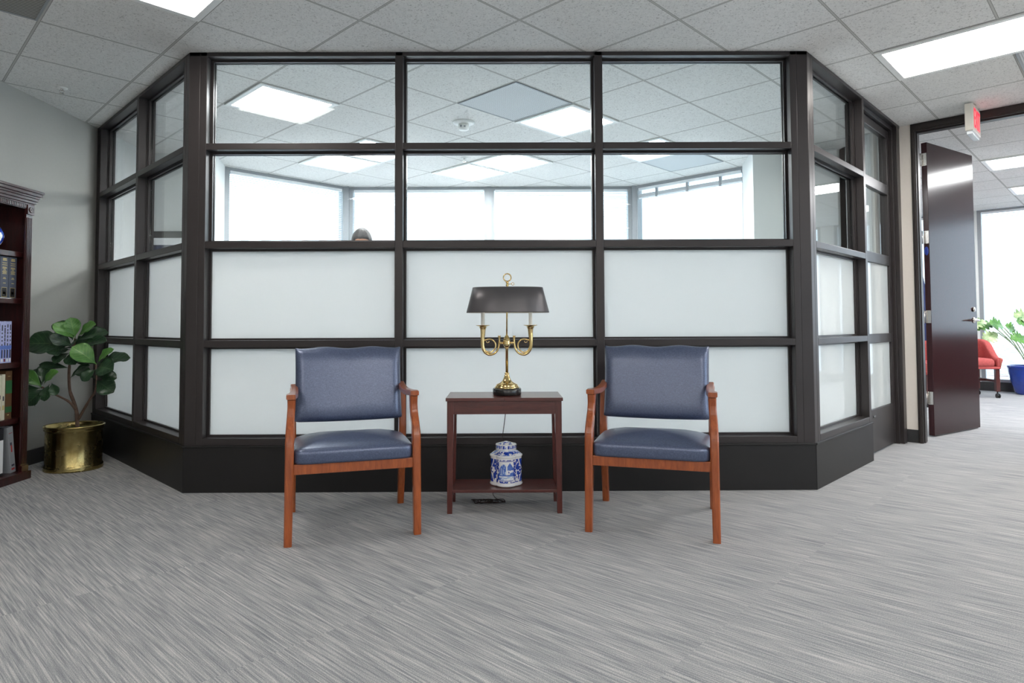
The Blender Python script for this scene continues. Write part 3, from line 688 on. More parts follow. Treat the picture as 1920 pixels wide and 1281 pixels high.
for s in (-1, 1):
    hx = s*.129
    pts = [(s*.014, 0, .278), (s*.035, 0, .278)]
    MB().tube(pts, [.006, .007], 12).tube([(s*.034, 0, .272), (s*.034, 0, .285)], .0085, 12).build('arm_bracket', M_brass, lp)
    # hunting horn: mouthpiece up by the hub, down round a coil, then flaring up to the bell
    path = [(s*.040, 0, .318), (s*.040, 0, .30), (s*.041, 0, .275), (s*.046, 0, .250), (s*.058, 0, .229), (s*.076, 0, .218), (s*.096, 0, .216), (s*.114, 0, .226), (s*.125, 0, .243), (s*.130, 0, .265), (s*.131, 0, .30), (s*.129, 0, .33), (s*.1285, 0, .352), (s*.1285, 0, .366)]
    MB().ctube(path, [.008, .0052, .0048, .005, .0055, .0062, .007, .008, .0092, .0102, .0115, .0125, .0145, .022], 5, seg=16).build('horn', M_brass, lp)
    coil = [(s*.118, 0, .240), (s*.098, 0, .2255), (s*.078, 0, .233), (s*.062, 0, .252), (s*.062, 0, .276), (s*.076, 0, .294), (s*.096, 0, .299), (s*.122, 0, .292)]
    MB().tube(cr(coil, 5), .0042, 10).build('coil', M_brass, lp)
    MB().tube([(s*(.103+.008*math.cos(a)), 0, .288+.008*math.sin(a)) for a in [PI*k/8+PI for k in range(9)]], .002, 6).build('cord_ring', M_brass, lp)
    MB().tube([(s*(.098+.007*math.cos(a)), 0, .228+.007*math.sin(a)) for a in [PI*k/8 for k in range(9)]], .002, 6).build('cord_ring', M_brass, lp)
    MB().lathe([(.008, .364), (.020, .368), (.0375, .3735), (.038, .375), (.030, .373), (.012, .370)], (hx, 0, 0), 32).build('bell', M_brass, lp)
    MB().lathe([(.0105, .370), (.0098, .372), (.0098, .50), (.004, .502)], (hx, 0, 0), 20).build('candle_sleeve', M_candle, lp)
sh = MB(); so = .006
z0, z1, wb, wt, db, dt = .443, .578, .2235, .190, .128, .095
def ov(wx, wy, z, seg=64): return [(so+math.copysign(abs(math.cos(2*PI*k/seg))**.82, math.cos(2*PI*k/seg))*wx, math.copysign(abs(math.sin(2*PI*k/seg))**.82, math.sin(2*PI*k/seg))*wy, z) for k in range(seg)]
sh.loft([ov(wb-.002, db-.002, z0, 64), ov(wb, db, z0-.001), ov(wb, db, z0+.003), ov((wb+wt)/2, (db+dt)/2, (z0+z1)/2), ov(wt, dt, z1), ov(wt-.002, dt-.002, z1+.0005)], caps=False)
sh.build('lampshade', M_shade, lp)
MB().loft([ov(wb-.003, db-.003, z0), ov(wt-.003, dt-.003, z1-.001)], caps=False).build('shade_lining', M_shadein, lp)
sp = MB().tube([(so-wt+.004, 0, z1-.002), (so+wt-.004, 0, z1-.002)], .002, 6).tube([(so, -dt+.004, z1-.002), (so, dt-.004, z1-.002)], .002, 6); sp.build('shade_spider', M_brass, lp)
MB().lathe([(.004, .57), (.008, .578), (.0075, .583), (.005, .586), (.0095, .591), (.0045, .597), (.008, .602), (.0085, .609), (.004, .614)], (.004, 0, 0), 20).build('finial', M_brass, lp)
MB().tube([(.004+.0205*math.cos(a), 0, .633+.0205*math.sin(a)) for a in [2*PI*k/28 for k in range(29)]], .0032, 8).build('ring_handle', M_brass, lp)
MB().tube([(.004, 0, .596), (.026, -.002, .5975)], .002, 6).tube([(.0335+.0068*math.cos(a), -.002, .598+.0068*math.sin(a)) for a in [2*PI*k/16 for k in range(17)]], .0016, 6).build('set_screw', M_brass, lp)
cord = [(0, .07, .006), (.005, .12, .006), (.01, .157, .007), (.006, .168, -.02), (-.004, .172, -.08), (-.012, .170, -.16), (-.026, .168, -.26), (-.04, .172, -.36), (-.055, .175, -.48), (-.08, .165, -.575)]
rn = random.Random(3)
for k in range(46):
    a = k*.9; q_ = -.04 - .0030*k + .022*math.sin(k*2.1)
    cord.append((q_ + .022*math.cos(a*1.7), .06+.035*math.sin(a), -.590+.010*abs(math.sin(k*1.37))))
MB().tube(cr(cord, 4), .0022, 6).build('power_cord', M_cord, lp)

# ------------------------------------------------------------------ painted porcelain
WHT, BLU, MID, PAL = srgb(236, 237, 240), srgb(30, 62, 168), srgb(84, 118, 200), srgb(176, 196, 230)
def hsh(a, b): return (math.sin(a*127.1+b*311.7)*43758.5453) % 1
def vnoise(x, y):
    i, j = math.floor(x), math.floor(y); fx, fy = x-i, y-j; fx = fx*fx*(3-2*fx); fy = fy*fy*(3-2*fy)
    return (hsh(i, j)*(1-fx)+hsh(i+1, j)*fx)*(1-fy)+(hsh(i, j+1)*(1-fx)+hsh(i+1, j+1)*fx)*fy
def jar_paint(a, v, part):
    """a: angle from the front panel centre in quarter turns -2..2, v 0..1 up the part"""
    q = ((a+.5) % 1)-.5; k = int(math.floor(a+.5)) % 2; x = q*2
    if part == 'lid':
        if v > .62: return BLU if vnoise(a*9, v*16) > .52 and v < .93 else WHT
        if v < .08 or v > .55: return WHT
        c = abs(((a*1.7+.25) % .5)-.25)*4
        return BLU if (c > .62) else (WHT if c > .45 else (MID if vnoise(a*22, v*9) > .45 else WHT))
    if part == 'neck': return PAL if vnoise(a*12, v*4) > .6 else WHT
    if part == 'shoulder': return WHT if v < .12 else (WHT if vnoise(a*12, v*5) > .66 else (MID if vnoise(a*8+4, v*6) > .55 else BLU))
    if v < .065 or v > .945: return WHT
    w_ = (v-.065)/.88
    if k == 0:                                    # landscape panel
        r = max(abs(x)/.66, abs(w_-.52)/.43)
        if abs(x) > .6 and abs(w_-.52) > .36 and (abs(x)-.6)*3+(abs(w_-.52)-.36)*5 > .28: r = 1.2
        if r > 1: 
            if r < 1.035: return WHT
            return WHT if vnoise(a*26, w_*16) > .62 else BLU
        if r > .96: return BLU
        if w_ < .30: 
            return MID if (x < -.18-(.0) and w_ > .12+.25*(x+.6) and w_ < .12+.16*(1-x)-.14 and w_ > .1) else (PAL if vnoise(x*7, w_*26) > .52 else WHT)
        if w_ < .36: return MID if vnoise(x*6, 3) > .3 else BLU
        mh = .66+.16*(1-((x+.22)/.30)**2) if abs(x+.28) < .33 else 0
        if x < -.02 and w_ < mh: return MID if vnoise(x*12, w_*9) > .42 else PAL
        if .08 < x < .64 and .56 < w_ < .88-.9*abs(x-.30)*.8: return MID if vnoise(x*14, w_*12) > .35 else BLU
        if x > .3 and w_ < .44+.1*(x-.3): return MID
        if w_ < .56 and vnoise(x*16, w_*22) > .66: return BLU
        return WHT
    r = abs(abs(x)-.62*abs(math.sin((w_-.5)*PI))**.8-.1)    # ogee shaped side panels
    if r < .055: return WHT
    if abs(x) < .62*abs(math.sin((w_-.5)*PI))**.8+.1: return MID if vnoise(a*18, w_*12) > .6 else BLU
    return WHT if vnoise(a*16, w_*14) > .60 else BLU
def paint_mesh(prof, parts, lobe, seg, rot, c=(0, 0, 0), fn=jar_paint):
    mb = MB(); mb.cols = []; rings = []
    for (r, z), (pt, v) in zip(prof, parts):
        ring = []
        for j in range(seg):
            a = 2*PI*j/seg; lb = lobe if pt in ('body', 'shoulder') else lobe*.15
            qd = ((a/(PI/2)+.5) % 1)-.5                         # four lobes
            rr = r*(1-lb*(abs(qd)*2)**2.2)
            an = a+rot; ring.append((c[0]+rr*math.cos(an), c[1]+rr*math.sin(an), c[2]+z))
            aa = a/(PI/2); aa = aa-4 if aa > 2 else aa
            mb.cols.append(fn(aa, v, pt))
        rings.append(ring)
    mb.loft(rings, True, True); return mb
def lerp_prof(keys, n):
    pr, pt = [], []
    for (k0, k1, part, m) in keys:
        for i in range(m):
            t_ = i/(m-1); pr.append((k0[0]+(k1[0]-k0[0])*t_, k0[1]+(k1[1]-k0[1])*t_)); pt.append((part, t_))
    return pr, pt
jr = thing('ginger_jar', 'blue and white lidded porcelain jar on the lower shelf of the side table', 'jar', (.022, 3.478, .1212))
pr, pt = lerp_prof([((.078, 0), (.086, .004), 'base', 3), ((.087, .006), (.0875, .012), 'base', 3), ((.084, .014), (.084, .150), 'body', 90), ((.088, .154), (.088, .160), 'base', 3), ((.084, .163), (.06, .180), 'shoulder', 16), ((.054, .182), (.052, .188), 'neck', 6)], 0)
paint_mesh(pr, [(('body' if p == 'base' else p), (0 if p == 'base' else v)) for p, v in pt], .13, 220, -PI/2).build('jar_body', M_paint, jr)
pr, pt = lerp_prof([((.054, .188), (.0565, .190), 'lid', 2), ((.0565, .191), (.0565, .212), 'lid', 16), ((.055, .215), (.004, .229), 'lid', 20)], 0)
pt = [('lid', 0), ('lid', 0)]+[('lid', i/15*.56) for i in range(16)]+[('lid', .57+i/19*.43) for i in range(20)]
paint_mesh(pr, pt, .1, 160, -PI/2).build('jar_lid', M_paint, jr)
def vase_paint(a, v, part): return WHT if (v > .93 or v < .05 or vnoise(a*5+9, v*9) > .56) else (MID if vnoise(a*9, v*14) > .6 else BLU)
vs = thing('porcelain_vase', 'round blue and white porcelain vase on the top shelf of the bookcase', 'vase', (-3.185, 3.965, 1.4558))
prf = [(.035+.052*math.sin(PI*min(1, t_*1.12))**.8 if t_ < .8 else .04-.01*(t_-.8), .19*t_) for t_ in [k/50 for k in range(51)]]
paint_mesh(prf, [('x', k/50) for k in range(51)], 0, 120, 0, fn=vase_paint).build('vase_body', M_paint, vs)

# ------------------------------------------------------------------ bookcase
bx = thing('bookcase', 'tall dark mahogany bookcase with a dentil crown against the left wall', 'bookcase', (-3.335, 3.705, 0))
# local: x = depth out from the wall (0..0.285), y along the wall (-.475 .. .475)
YE = .475
MB().box(0, .008, -YE, YE, .05, 1.76).build('back_panel', M_casewood, bx)
for s in (-1, 1):
    sp = MB().box(0, .262, s*(YE-.012)-.011, s*(YE-.012)+.011, .05, 1.762)
    sp.build('side_panel', M_casewood, bx, bevel=.002)
    pf = MB(); c_ = s*(YE-.0275)
    pf.box(.262, .274, c_-.0275, c_+.0275, .05, 1.71)
    for k in range(4): pf.box(.274, .279, c_-.0225+k*.012, c_-.0155+k*.012, .10, 1.68)
    pf.box(.262, .285, c_-.029, c_+.029, 1.70, 1.762); pf.box(.262, .284, c_-.029, c_+.029, .05, .09)
    pf.build('pilaster', M_casewood, bx, bevel=.0015)
    r_m = MB().lathe([(.002, 0), (.019, 0), (.019, .004), (.014, .005), (.011, .002), (.007, .004), (.002, .005)], seg=20)
    for i, v in enumerate(r_m.v): r_m.v[i] = (.285+v[2], c_+v[0], 1.732+v[1])
    r_m.build('rosette', M_casewood, bx)
cr_ = MB(); 
for (d0, h0, h1) in ((.285, 1.762, 1.772), (.292, 1.772, 1.79), (.300, 1.79, 1.808), (.306, 1.808, 1.822), (.316, 1.822, 1.842), (.322, 1.842, 1.858)):
    cr_.box(0, d0, -YE-(d0-.285)-.004, YE+(d0-.285)+.004, h0, h1)
cr_.build('crown', M_casewood, bx, bevel=.003)
de = MB(); n_ = 58
de.box(.262, .272, -YE+.055, YE-.055, 1.735, 1.762)
for k in range(n_): yy = -YE+.06+k*(2*YE-.12)/n_; de.box(.272, .280, yy, yy+.010, 1.740, 1.762)
de.build('dentil_rail', M_casewood, bx)
MB().box(0, .296, -YE-.012, YE+.012, 0, .05).build('plinth', M_casewood, bx, bevel=.003)
for z in (1.4552, 1.156, .748, .392):
    s_ = MB().box(.008, .235, -YE+.024, YE-.024, z-.024, z); s_.box(.228, .240, -YE+.024, YE-.024, z-.034, z); s_.build('shelf', M_casewood, bx, bevel=.003)
# books; X of the spines -3.105, bookcase interior ends at y = 4.156
def book(name, label, cat, y1, wd, z, ht, dep, cover, marks, group, lean=0, xf=-3.118):
    o = thing(name, label, cat, (xf, y1-wd, z), 0, group)
    c = MB(); b_ = .0025
    c.box(-dep, 0, 0, b_, 0, ht); c.box(-dep, 0, wd-b_, wd, 0, ht); c.box(-b_, .0015, 0, wd, 0, ht)
    c.build('cover', cover, o, bevel=.0012)
    MB().box(-dep+.004, -b_, b_, wd-b_, .004, ht-.004).build('pages', M_paper, o)
    if marks:
        for nm_, mt, rects in marks:
            k = MB()
            for (a0, a1, h0, h1) in rects: k.box(.0012, .0022, a0*wd, a1*wd, h0*ht, h1*ht)
            k.build(nm_, mt, o)
    if lean: o.rotation_euler = (lean, 0, 0)
    return o
rn = random.Random(5)
gold = []
for (h0, h1) in ((.93, .955), (.895, .92), (.83, .84), (.79, .80), (.73, .745), (.705, .72), (.68, .692), (.655, .665), (.625, .64), (.60, .612), (.575, .588), (.48, .495), (.455, .468), (.35, .365)):
    a = .5; w2 = rn.uniform(.12, .30)
    gold.append((a-w2, a+w2, h0, h1))
gold += [(.16, .84, .845, .85), (.16, .84, .785, .79)]
lab = [(.2, .8, .03, .245)]
fr_ = [(.18, .82, .245, .255), (.18, .82, .02, .03), (.18, .21, .03, .245), (.79, .82, .03, .245)]
y = 4.128
for i, t_ in enumerate(('slate blue law volume with gold lettering nearest the fig plant', 'slate blue law volume with gold lettering, second from the fig plant', 'slate blue law volume, third from the fig plant', 'slate blue law volume, fourth from the fig plant')):
    book('law_book', t_, 'book', y, .064, 1.1562, .262, .19, M_slate, [('gold_lettering', M_gold, gold), ('volume_mark', M_gold, [(.35, .65, .09, .15)]), ('gold_border', M_gold, fr_), ('spine_label', M_blacklabel, lab)], 'slate blue law volumes on the second shelf')
    y -= .0685
y = 4.098
ordn = ['nearest the fig plant', 'second from the fig plant', 'third from the fig plant', 'fourth from the fig plant', 'fifth from the fig plant', 'sixth from the fig plant', 'seventh from the fig plant', 'eighth from the fig plant', 'ninth from the fig plant', 'tenth from the fig plant']
for i in range(10):
    ink = [(.3, .7, h_, h_+.04+.02*((i+int(h_*30)) % 3)) for h_ in (.42, .52, .61, .70, .78, .86)]
    mk = [('blue_band', M_bluep, [(0, 1, .33, .42), (.05, .4, .12, .33)]), ('printed_text', M_ink, ink+[(.25, .8, .12, .32)]), ('base_mark', M_darkred if i % 3 == 2 else M_paper, [(.2, .8, .03, .10)])]
    book('reference_volume', 'thin lavender and white journal volume, ' + ordn[i], 'book', y, .0205, .7482, .262-.004*(i % 2), .18, M_lav, mk, 'lavender journal volumes on the third shelf')
    y -= .0222
y = 4.112
book('brown_book', 'brown leather book with green bands on the fourth shelf', 'book', y, .052, .3922, .305, .2, M_brownb, [('green_band', M_greenb, [(0, 1, .53, .80)]), ('green_band', M_greenb, [(0, 1, .14, .26)]), ('gold_mark', M_gold, [(.3, .6, .08, .10), (.3, .7, .88, .89)])], None)
y -= .056
for i, t_ in enumerate(('cream book beside the brown leather book', 'second cream book from the brown leather book', 'third cream book from the brown leather book', 'fourth cream book from the brown leather book')):
    book('cream_book', t_, 'book', y, .026, .3922, .285-.006*i, .19, M_cream, [('spine_mark', M_ink, [(.3, .7, .42+.05*i, .52+.04*i)]), ('gold_band', M_gold, [(.2, .8, .22, .32)])], 'cream books on the fourth shelf')
    y -= .0285
book('leaning_binder', 'silver grey binder with red lettering leaning on the bottom shelf', 'binder', 4.138, .045, .0506, .293, .20, M_silver, [('red_text', M_redink, [(.2, .8, .86, .87), (.4, .6, .45, .60), (.25, .8, .06, .10)]), ('black_text', M_ink, [(.3, .6, .60, .66), (.3, .8, .14, .18)])], None, lean=math.radians(7), xf=-3.10)
book('black_binder', 'black binder with a white spine label on the bottom shelf', 'binder', 4.030, .052, .0505, .295, .20, M_bind, [('white_label', M_paper, [(.45, .95, .06, .75)])], None, xf=-3.10)
book('dark_binder', 'dark binder left of the labelled black binder', 'binder', 3.974, .06, .0505, .29, .20, M_bind, [('white_strip', M_paper, [(.2, .8, .955, .985)])], None, xf=-3.10)

# ------------------------------------------------------------------ fiddle leaf fig in a brass planter
PX, PY = -2.945, 4.46
fg = thing('potted_fig', 'fiddle leaf fig in a ribbed brass planter beside the bookcase', 'potted plant', (PX, PY, 0))
pot = MB(); seg = 96; prof = [(.150, .0), (.178, .002), (.180, .012), (.176, .02), (.179, .027), (.174, .034), (.171, .04), (.171, .262), (.174, .268), (.180, .274), (.176, .281), (.182, .289), (.186, .297), (.182, .303), (.175, .300), (.170, .29), (.168, .265)]
rings = []
for r, z in prof:
    ring = []
    for j in range(seg):
        a = 2*PI*j/seg; rr = r - (.0022 if (.035 < z < .265 and r > .1695 and j % 6 == 0) else 0); ring.append((rr*math.cos(a), rr*.92*math.sin(a), z))
    rings.append(ring)
pot.loft(rings); pot.build('planter', M_brassold, fg)
MB().lathe([(.166, .262), (.12, .272), (.06, .276), (.01, .275)], seg=40, sy=.92).build('moss', M_moss, fg)
def cp_(cx, cy, d_=0): return Vector(((cx-520)*.00110+.022, d_, (810-cy)*.00110+.265))
MB().tube(cr([cp_(520, 815), cp_(516, 750), cp_(512, 700), cp_(488, 640, .01), cp_(468, 570), cp_(466, 480, -.01), cp_(463, 400), cp_(478, 320), cp_(495, 240)], 4), [.0125]*8+[.011]*8+[.009]*8+[.007]*9, 10).build('trunk', M_bark, fg)
MB().tube(cr([cp_(525, 745), cp_(560, 690, -.01), cp_(610, 620, -.03), cp_(650, 565, -.04), cp_(660, 480, -.05), cp_(655, 400, -.05)], 4), [.009]*7+[.0075]*7+[.006]*7, 8).build('branch', M_bark, fg)
MB().tube(cr([cp_(508, 690), cp_(485, 635, -.03), cp_(435, 595, -.06), cp_(390, 565, -.08), cp_(350, 535, -.09)], 4), [.008]*6+[.0065]*6+[.0055]*5, 8).build('branch', M_bark, fg)
def leaf_mesh(B, T, wid, nrm, droop=.15, cup=.18, wave=.05, nv=14, nu=8, split=0, seed=0):
    B, T, nrm = Vector(B), Vector(T), Vector(nrm); d_ = T-B; L = d_.length; e = d_.normalized(); s_ = e.cross(nrm).normalized(); nn = s_.cross(e).normalized()
    v, f, uv = [], [], []; rs = random.Random(seed)
    for j in range(nv+1):
        t_ = j/nv
        if t_ < .1: hw = .04 + .0*t_
        else:
            q_ = (t_-.1)/.9; hw = math.sin(PI*min(1, q_**1.15))**.62*(.62+.42*q_) if q_ < .999 else 0
            hw = max(hw, .02 if q_ < .999 else .0)
        for i in range(nu+1):
            u = -1+2*i/nu; ww = hw*wid/2
            if split and .2 < t_ < .95 and abs(u) > .35 and j % 3 == 0: ww *= .55
            off = nn*(cup*abs(u)**1.5*ww + L*droop*(math.sin(PI*t_)*.9) + wave*ww*math.sin(t_*16+u*2+seed)*abs(u))
            p = B+d_*t_+s_*u*ww+off; v.append(p); uv.append((u, t_, 0))
    for j in range(nv):
        for i in range(nu):
            a = j*(nu+1)+i; f.append((a, a+1, a+nu+2, a+nu+1))
    return v, f, uv
def leaf(parent, B, T, wid, nrm, mat, name='leaf', **k):
    v, f, uv = leaf_mesh(B, T, wid, nrm, **k); mb = MB(); mb.add(v, f, 0, True); o = mb.build(name, mat, parent)
    at = o.data.attributes.new('leafuv', 'FLOAT_VECTOR', 'POINT')
    for i, c in enumerate(uv): at.data[i].vector = c
    so_ = o.modifiers.new('thick', 'SOLIDIFY'); so_.thickness = .0012
    return o
LV = [ # base, tip, width (all in the same drawing units), tip depth, base depth, bright
 ((495, 235), (473, 108), 105, -.02, 0, 1), ((490, 240), (405, 150), 95, -.09, 0, 1), ((480, 240), (340, 135), 120, .06, 0, 0), ((510, 228), (640, 150), 100, -.03, 0, 1),
 ((470, 285), (236, 270), 175, -.07, 0, 0), ((500, 255), (665, 205), 110, .07, 0, 0), ((520, 285), (712, 255), 95, -.03, 0, 0), ((480, 285), (405, 225), 100, -.12, 0, 0),
 ((470, 300), (535, 285), 120, -.13, 0, 0), ((465, 310), (375, 320), 120, -.1, 0, 0), ((465, 330), (545, 400), 100, -.08, 0, 0), ((462, 330), (420, 392), 90, -.09, 0, 0),
 ((660, 400), (545, 290), 135, -.12, -.05, 1), ((665, 395), (765, 305), 82, -.05, -.05, 1), ((665, 400), (822, 365), 120, .04, -.05, 0), ((660, 420), (808, 430), 140, -.13, -.05, 0),
 ((660, 500), (785, 572), 120, -.08, -.05, 0), ((655, 490), (510, 440), 85, .0, -.05, 0), ((650, 400), (515, 365), 90, .02, -.05, 0), ((658, 470), (770, 490), 90, -.02, -.05, 0), ((655, 430), (600, 500), 80, -.1, -.05, 0),
 ((350, 535), (236, 440), 92, -.10, -.09, 1), ((350, 520), (325, 400), 85, -.02, -.09, 0), ((360, 520), (468, 440), 85, -.12, -.09, 1), ((345, 540), (192, 590), 120, -.14, -.09, 0), ((350, 545), (235, 435), 100, .0, -.09, 0),
 ((370, 545), (300, 640), 110, -.16, -.09, 0), ((395, 520), (385, 620), 75, -.12, -.09, 0), ((350, 560), (285, 655), 60, -.05, -.09, 0), ((410, 510), (445, 585), 70, -.1, -.09, 0),
 ((465, 425), (288, 402), 55, -.03, 0, 0), ((465, 490), (578, 405), 62, .02, 0, 0), ((480, 300), (560, 240), 110, .05, 0, 0), ((478, 250), (430, 180), 80, .07, 0, 0)]
for i, (b_, t_, wd, td, bd, br) in enumerate(LV):
    rr_ = random.Random(i); nrm = Vector((rr_.uniform(-.35, .35), -.75, rr_.uniform(.35, .8)))
    leaf(fg, cp_(*b_, bd), cp_(*t_, td), wd*.00118, nrm, M_leafb if br else M_leafd, droop=rr_.uniform(.04, .13), cup=.25, wave=.10, seed=i)

# ------------------------------------------------------------------ far office: red tub chairs, potted plant, navy cloth
def make_tub(label, loc, rz):
    t = thing('tub_chair', label, 'armchair', loc, rz, 'red upholstered tub chairs in the far office')
    W, D = .30, .27; N = 40; outer = []; 
    def upath(s_):                                  # U shape open at the front (-y); s_ -1..1
        a = s_*PI/2*1.0
        if abs(s_) < .55: b_ = s_/.55*PI/2; return Vector((W*math.sin(b_), .02+D*math.cos(b_), 0)), Vector((math.sin(b_), math.cos(b_), 0))
        k = (abs(s_)-.55)/.45; return Vector((math.copysign(W, s_), .02-k*(.29), 0)), Vector((math.copysign(1, s_), 0, 0))
    mb = MB(); rings = []
    for k in range(N+1):
        s_ = -1+2*k/N; p, n_ = upath(s_); sw = min(1, max(0, (abs(s_)-.42)/.5)); sw = sw*sw*(3-2*sw)
        top = .76-.235*sw; roll = .030*(1-sw*.6)
        sec = [(-.035, .40), (-.038, top-.05), (-.030, top-.012), (-.005, top), (.020+roll, top-.006), (.030+roll, top-.03), (.022+roll*.6, top-.055), (.018, top-.08), (.018, .385), (-.02, .385)]
        rings.append([p+n_*a+Vector((0, 0, z)) for a, z in sec])
    mb.loft(rings); mb.build('back_shell', M_red, t, subsurf=1)
    s2 = MB(); lev = [(.96, .40), (1, .41), (1.02, .445), (1.0, .485), (.93, .505), (.7, .515), (.3, .52), (.02, .52)]; rg = []
    for sc, z in lev:
        rg.append([(.262*sc*math.copysign(abs(math.cos(a))**.35, math.cos(a)), -.02+.255*sc*math.copysign(abs(math.sin(a))**.35, math.sin(a)), z) for a in [2*PI*j/48 for j in range(48)]])
    s2.loft(rg); s2.build('seat_cushion', M_red, t)
    MB().box(-.30, .30, -.272, .22, .375, .405).build('seat_rail', M_red, t, bevel=.008)
    tr = MB()
    for s_ in (-1, 1):
        for k in range(9): tr.lathe([(.001, 0), (.004, .001), (.001, .003)], (0, 0, 0), 6)
    nh = MB()
    for s_ in (-1, 1):
        for k in range(9):
            nh.box(s_*.30-.004, s_*.30+.004, -.277, -.272, .39+k*.0155, .396+k*.0155)
    nh.build('nailhead_trim', M_gold, t)
    for sx in (-1, 1):
        for sy in (-.235, .2):
            l = MB().box(sx*.27-.024, sx*.27+.024, sy-.024, sy+.024, .085, .376).build('leg', M_redleg, t, bevel=.004)
            c_ = MB().tube([(sx*.27-.018, sy-.01, .03), (sx*.27-.006, sy-.01, .03)], .030, 16); c_.tube([(sx*.27+.006, sy-.01, .03), (sx*.27+.018, sy-.01, .03)], .030, 16); c_.tube([(sx*.27, sy, .03), (sx*.27, sy, .09)], .009, 8)
            c_.build('caster', M_black, l)
    st_ = MB(); st_.box(-.27, .27, -.02, .01, .205, .235)
    for sx in (-1, 1): st_.box(sx*.27-.012, sx*.27+.012, -.215, .18, .205, .235)
    st_.build('stretcher', M_redleg, t)
    return t
tub = make_tub('red upholstered tub chair on casters, partly hidden by the right side of the open door', (6.19, 8.60, 0), math.radians(-8))
dup(tub, (5.14, 7.75, 0), math.radians(14), 'red upholstered chair seen through the gap between door and jamb')
bp = thing('potted_monstera', 'split leaf plant in a cobalt blue pot by the far office window', 'potted plant', (7.17, 8.72, 0))
MB().lathe([(.12, 0), (.15, .002), (.165, .03), (.205, .16), (.232, .30), (.238, .355), (.246, .362), (.246, .39), (.238, .394), (.228, .385), (.222, .35)], seg=48).build('planter', M_bluepot, bp)
MB().lathe([(.221, .352), (.1, .36), (.01, .36)], seg=32).build('soil', M_soil, bp)
for i, (tx, ty, tz, lx, lz, wd) in enumerate(((-.28, .05, .90, -.20, .06, .20), (-.46, .10, .98, -.28, -.04, .17), (-.14, -.16, .74, -.22, .02, .2), (.02, -.05, 1.02, -.24, .03, .22), (-.30, .16, .96, -.30, -.06, .15), (.12, .0, .92, .2, .1, .22), (-.10, -.18, .62, .10, -.10, .14), (.18, -.1, .75, .24, -.05, .2), (-.22, -.06, .80, -.14, .12, .2), (-.36, .06, .84, -.2, -.1, .18), (-.05, -.12, .86, -.2, .12, .2), (.05, -.14, .80, .12, .14, .2))):
    B0 = Vector((.02*math.sin(i), -.02, .355)); K = Vector((tx, ty, tz))
    MB().tube(cr([B0, (B0+K)/2+Vector((0, 0, .06)), K], 6), .007, 7).build('stem', M_leafm, bp)
    leaf(bp, K, K+Vector((lx*1.15, -.03, lz*1.15)), wd*1.3, Vector((.1, -.8, .6)), M_leafm if i % 2 else M_leafb, droop=.12, cup=.2, wave=.1, split=1, seed=i, nv=18)
cz = thing('added_credenza', 'long dark wood cabinet added out of view for the open door to reflect', 'cabinet', (8.0, 5.9, 0), math.radians(60))  # unseen; added as the dark shape reflected in the open door
MB().box(-1.5, 1.5, -.28, .28, .80, .84).build('top', M_tablewood, cz, bevel=.004)
MB().box(-1.46, 1.46, -.25, .25, .06, .80).build('body', M_tablewood, cz)
MB().box(-1.44, 1.44, -.23, .23, 0, .06).build('plinth', M_black, cz)
for k in range(4):
    dr = MB().box(-1.44+k*.72+.006, -1.44+(k+1)*.72-.006, .25, .268, .08, .785).build('door', M_tablewood, cz, bevel=.003)
    MB().tube([(-1.44+k*.72+.66, .285, .45), (-1.44+k*.72+.66, .285, .57)], .005, 8).build('handle', M_chrome, dr)
nv_ = thing('hanging_cloth', 'navy blue cloth hanging in a narrow fold behind the open door', 'cloth', (5.60, 8.58, 0))
cl = MB(); rings = []
for k in range(16):
    z = .62+k*.068; sp_ = .14*(1-k/16)**.6+.02
    rings.append([(sp_*math.cos(2*PI*j/40)*(1+.18*math.cos(9*2*PI*j/40)), sp_*.6*math.sin(2*PI*j/40)*(1+.18*math.cos(9*2*PI*j/40)), z) for j in range(40)])
cl.loft(rings); cl.build('drape', M_navy, nv_)
MB().tube([(0, 0, .02), (0, 0, 1.78)], .012, 12).build('pole', M_brassold, nv_); MB().lathe([(.01, 0), (.14, 0), (.14, .02), (.03, .04), (.02, .06)], seg=32).build('stand', M_brassold, nv_)

# ------------------------------------------------------------------ conference room: screen on the wall, person
sc = thing('wall_screen', 'dark wall mounted screen on the left wall of the conference room', 'screen', (-3.03, 6.05, 0))
MB().box(-.27, .27, -.055, -.004, 1.20, 1.865).build('bezel', M_black, sc, bevel=.004)
MB().box(-.245, .245, -.0565, -.055, 1.225, 1.80).build('display', M_screen, sc)
MB().box(-.245, .245, -.0575, -.0562, 1.735, 1.80).build('lit_strip', M_paper, sc)

def skin_mesh(name, verts, edges, radii, mat, parent, levels=2):
    me = bpy.data.meshes.new(name); me.from_pydata([tuple(v) for v in verts], edges, [])
    o = bpy.data.objects.new(name, me); C.objects.link(o)
    sk = o.modifiers.new('skin', 'SKIN'); sk.use_smooth_shade = True
    for i, r in enumerate(radii): me.skin_vertices[0].data[i].radius = (r if isinstance(r, tuple) else (r, r))
    me.skin_vertices[0].data[0].use_root = True
    ss = o.modifiers.new('sub', 'SUBSURF'); ss.levels = levels; ss.render_levels = levels
    dg = bpy.context.evaluated_depsgraph_get(); dg.update(); m2 = bpy.data.meshes.new_from_object(o.evaluated_get(dg))
    bpy.data.objects.remove(o); m2.name = name; m2.materials.clear(); m2.materials.append(mat)
    for p in m2.polygons: p.use_smooth = True
    r = bpy.data.objects.new(name, m2); C.objects.link(r); r.parent = parent; return r
pe = thing('person', 'person with short greying dark hair standing behind the glass partition', 'person', (-1.215, 5.58, 0), math.radians(10))
HT = .012
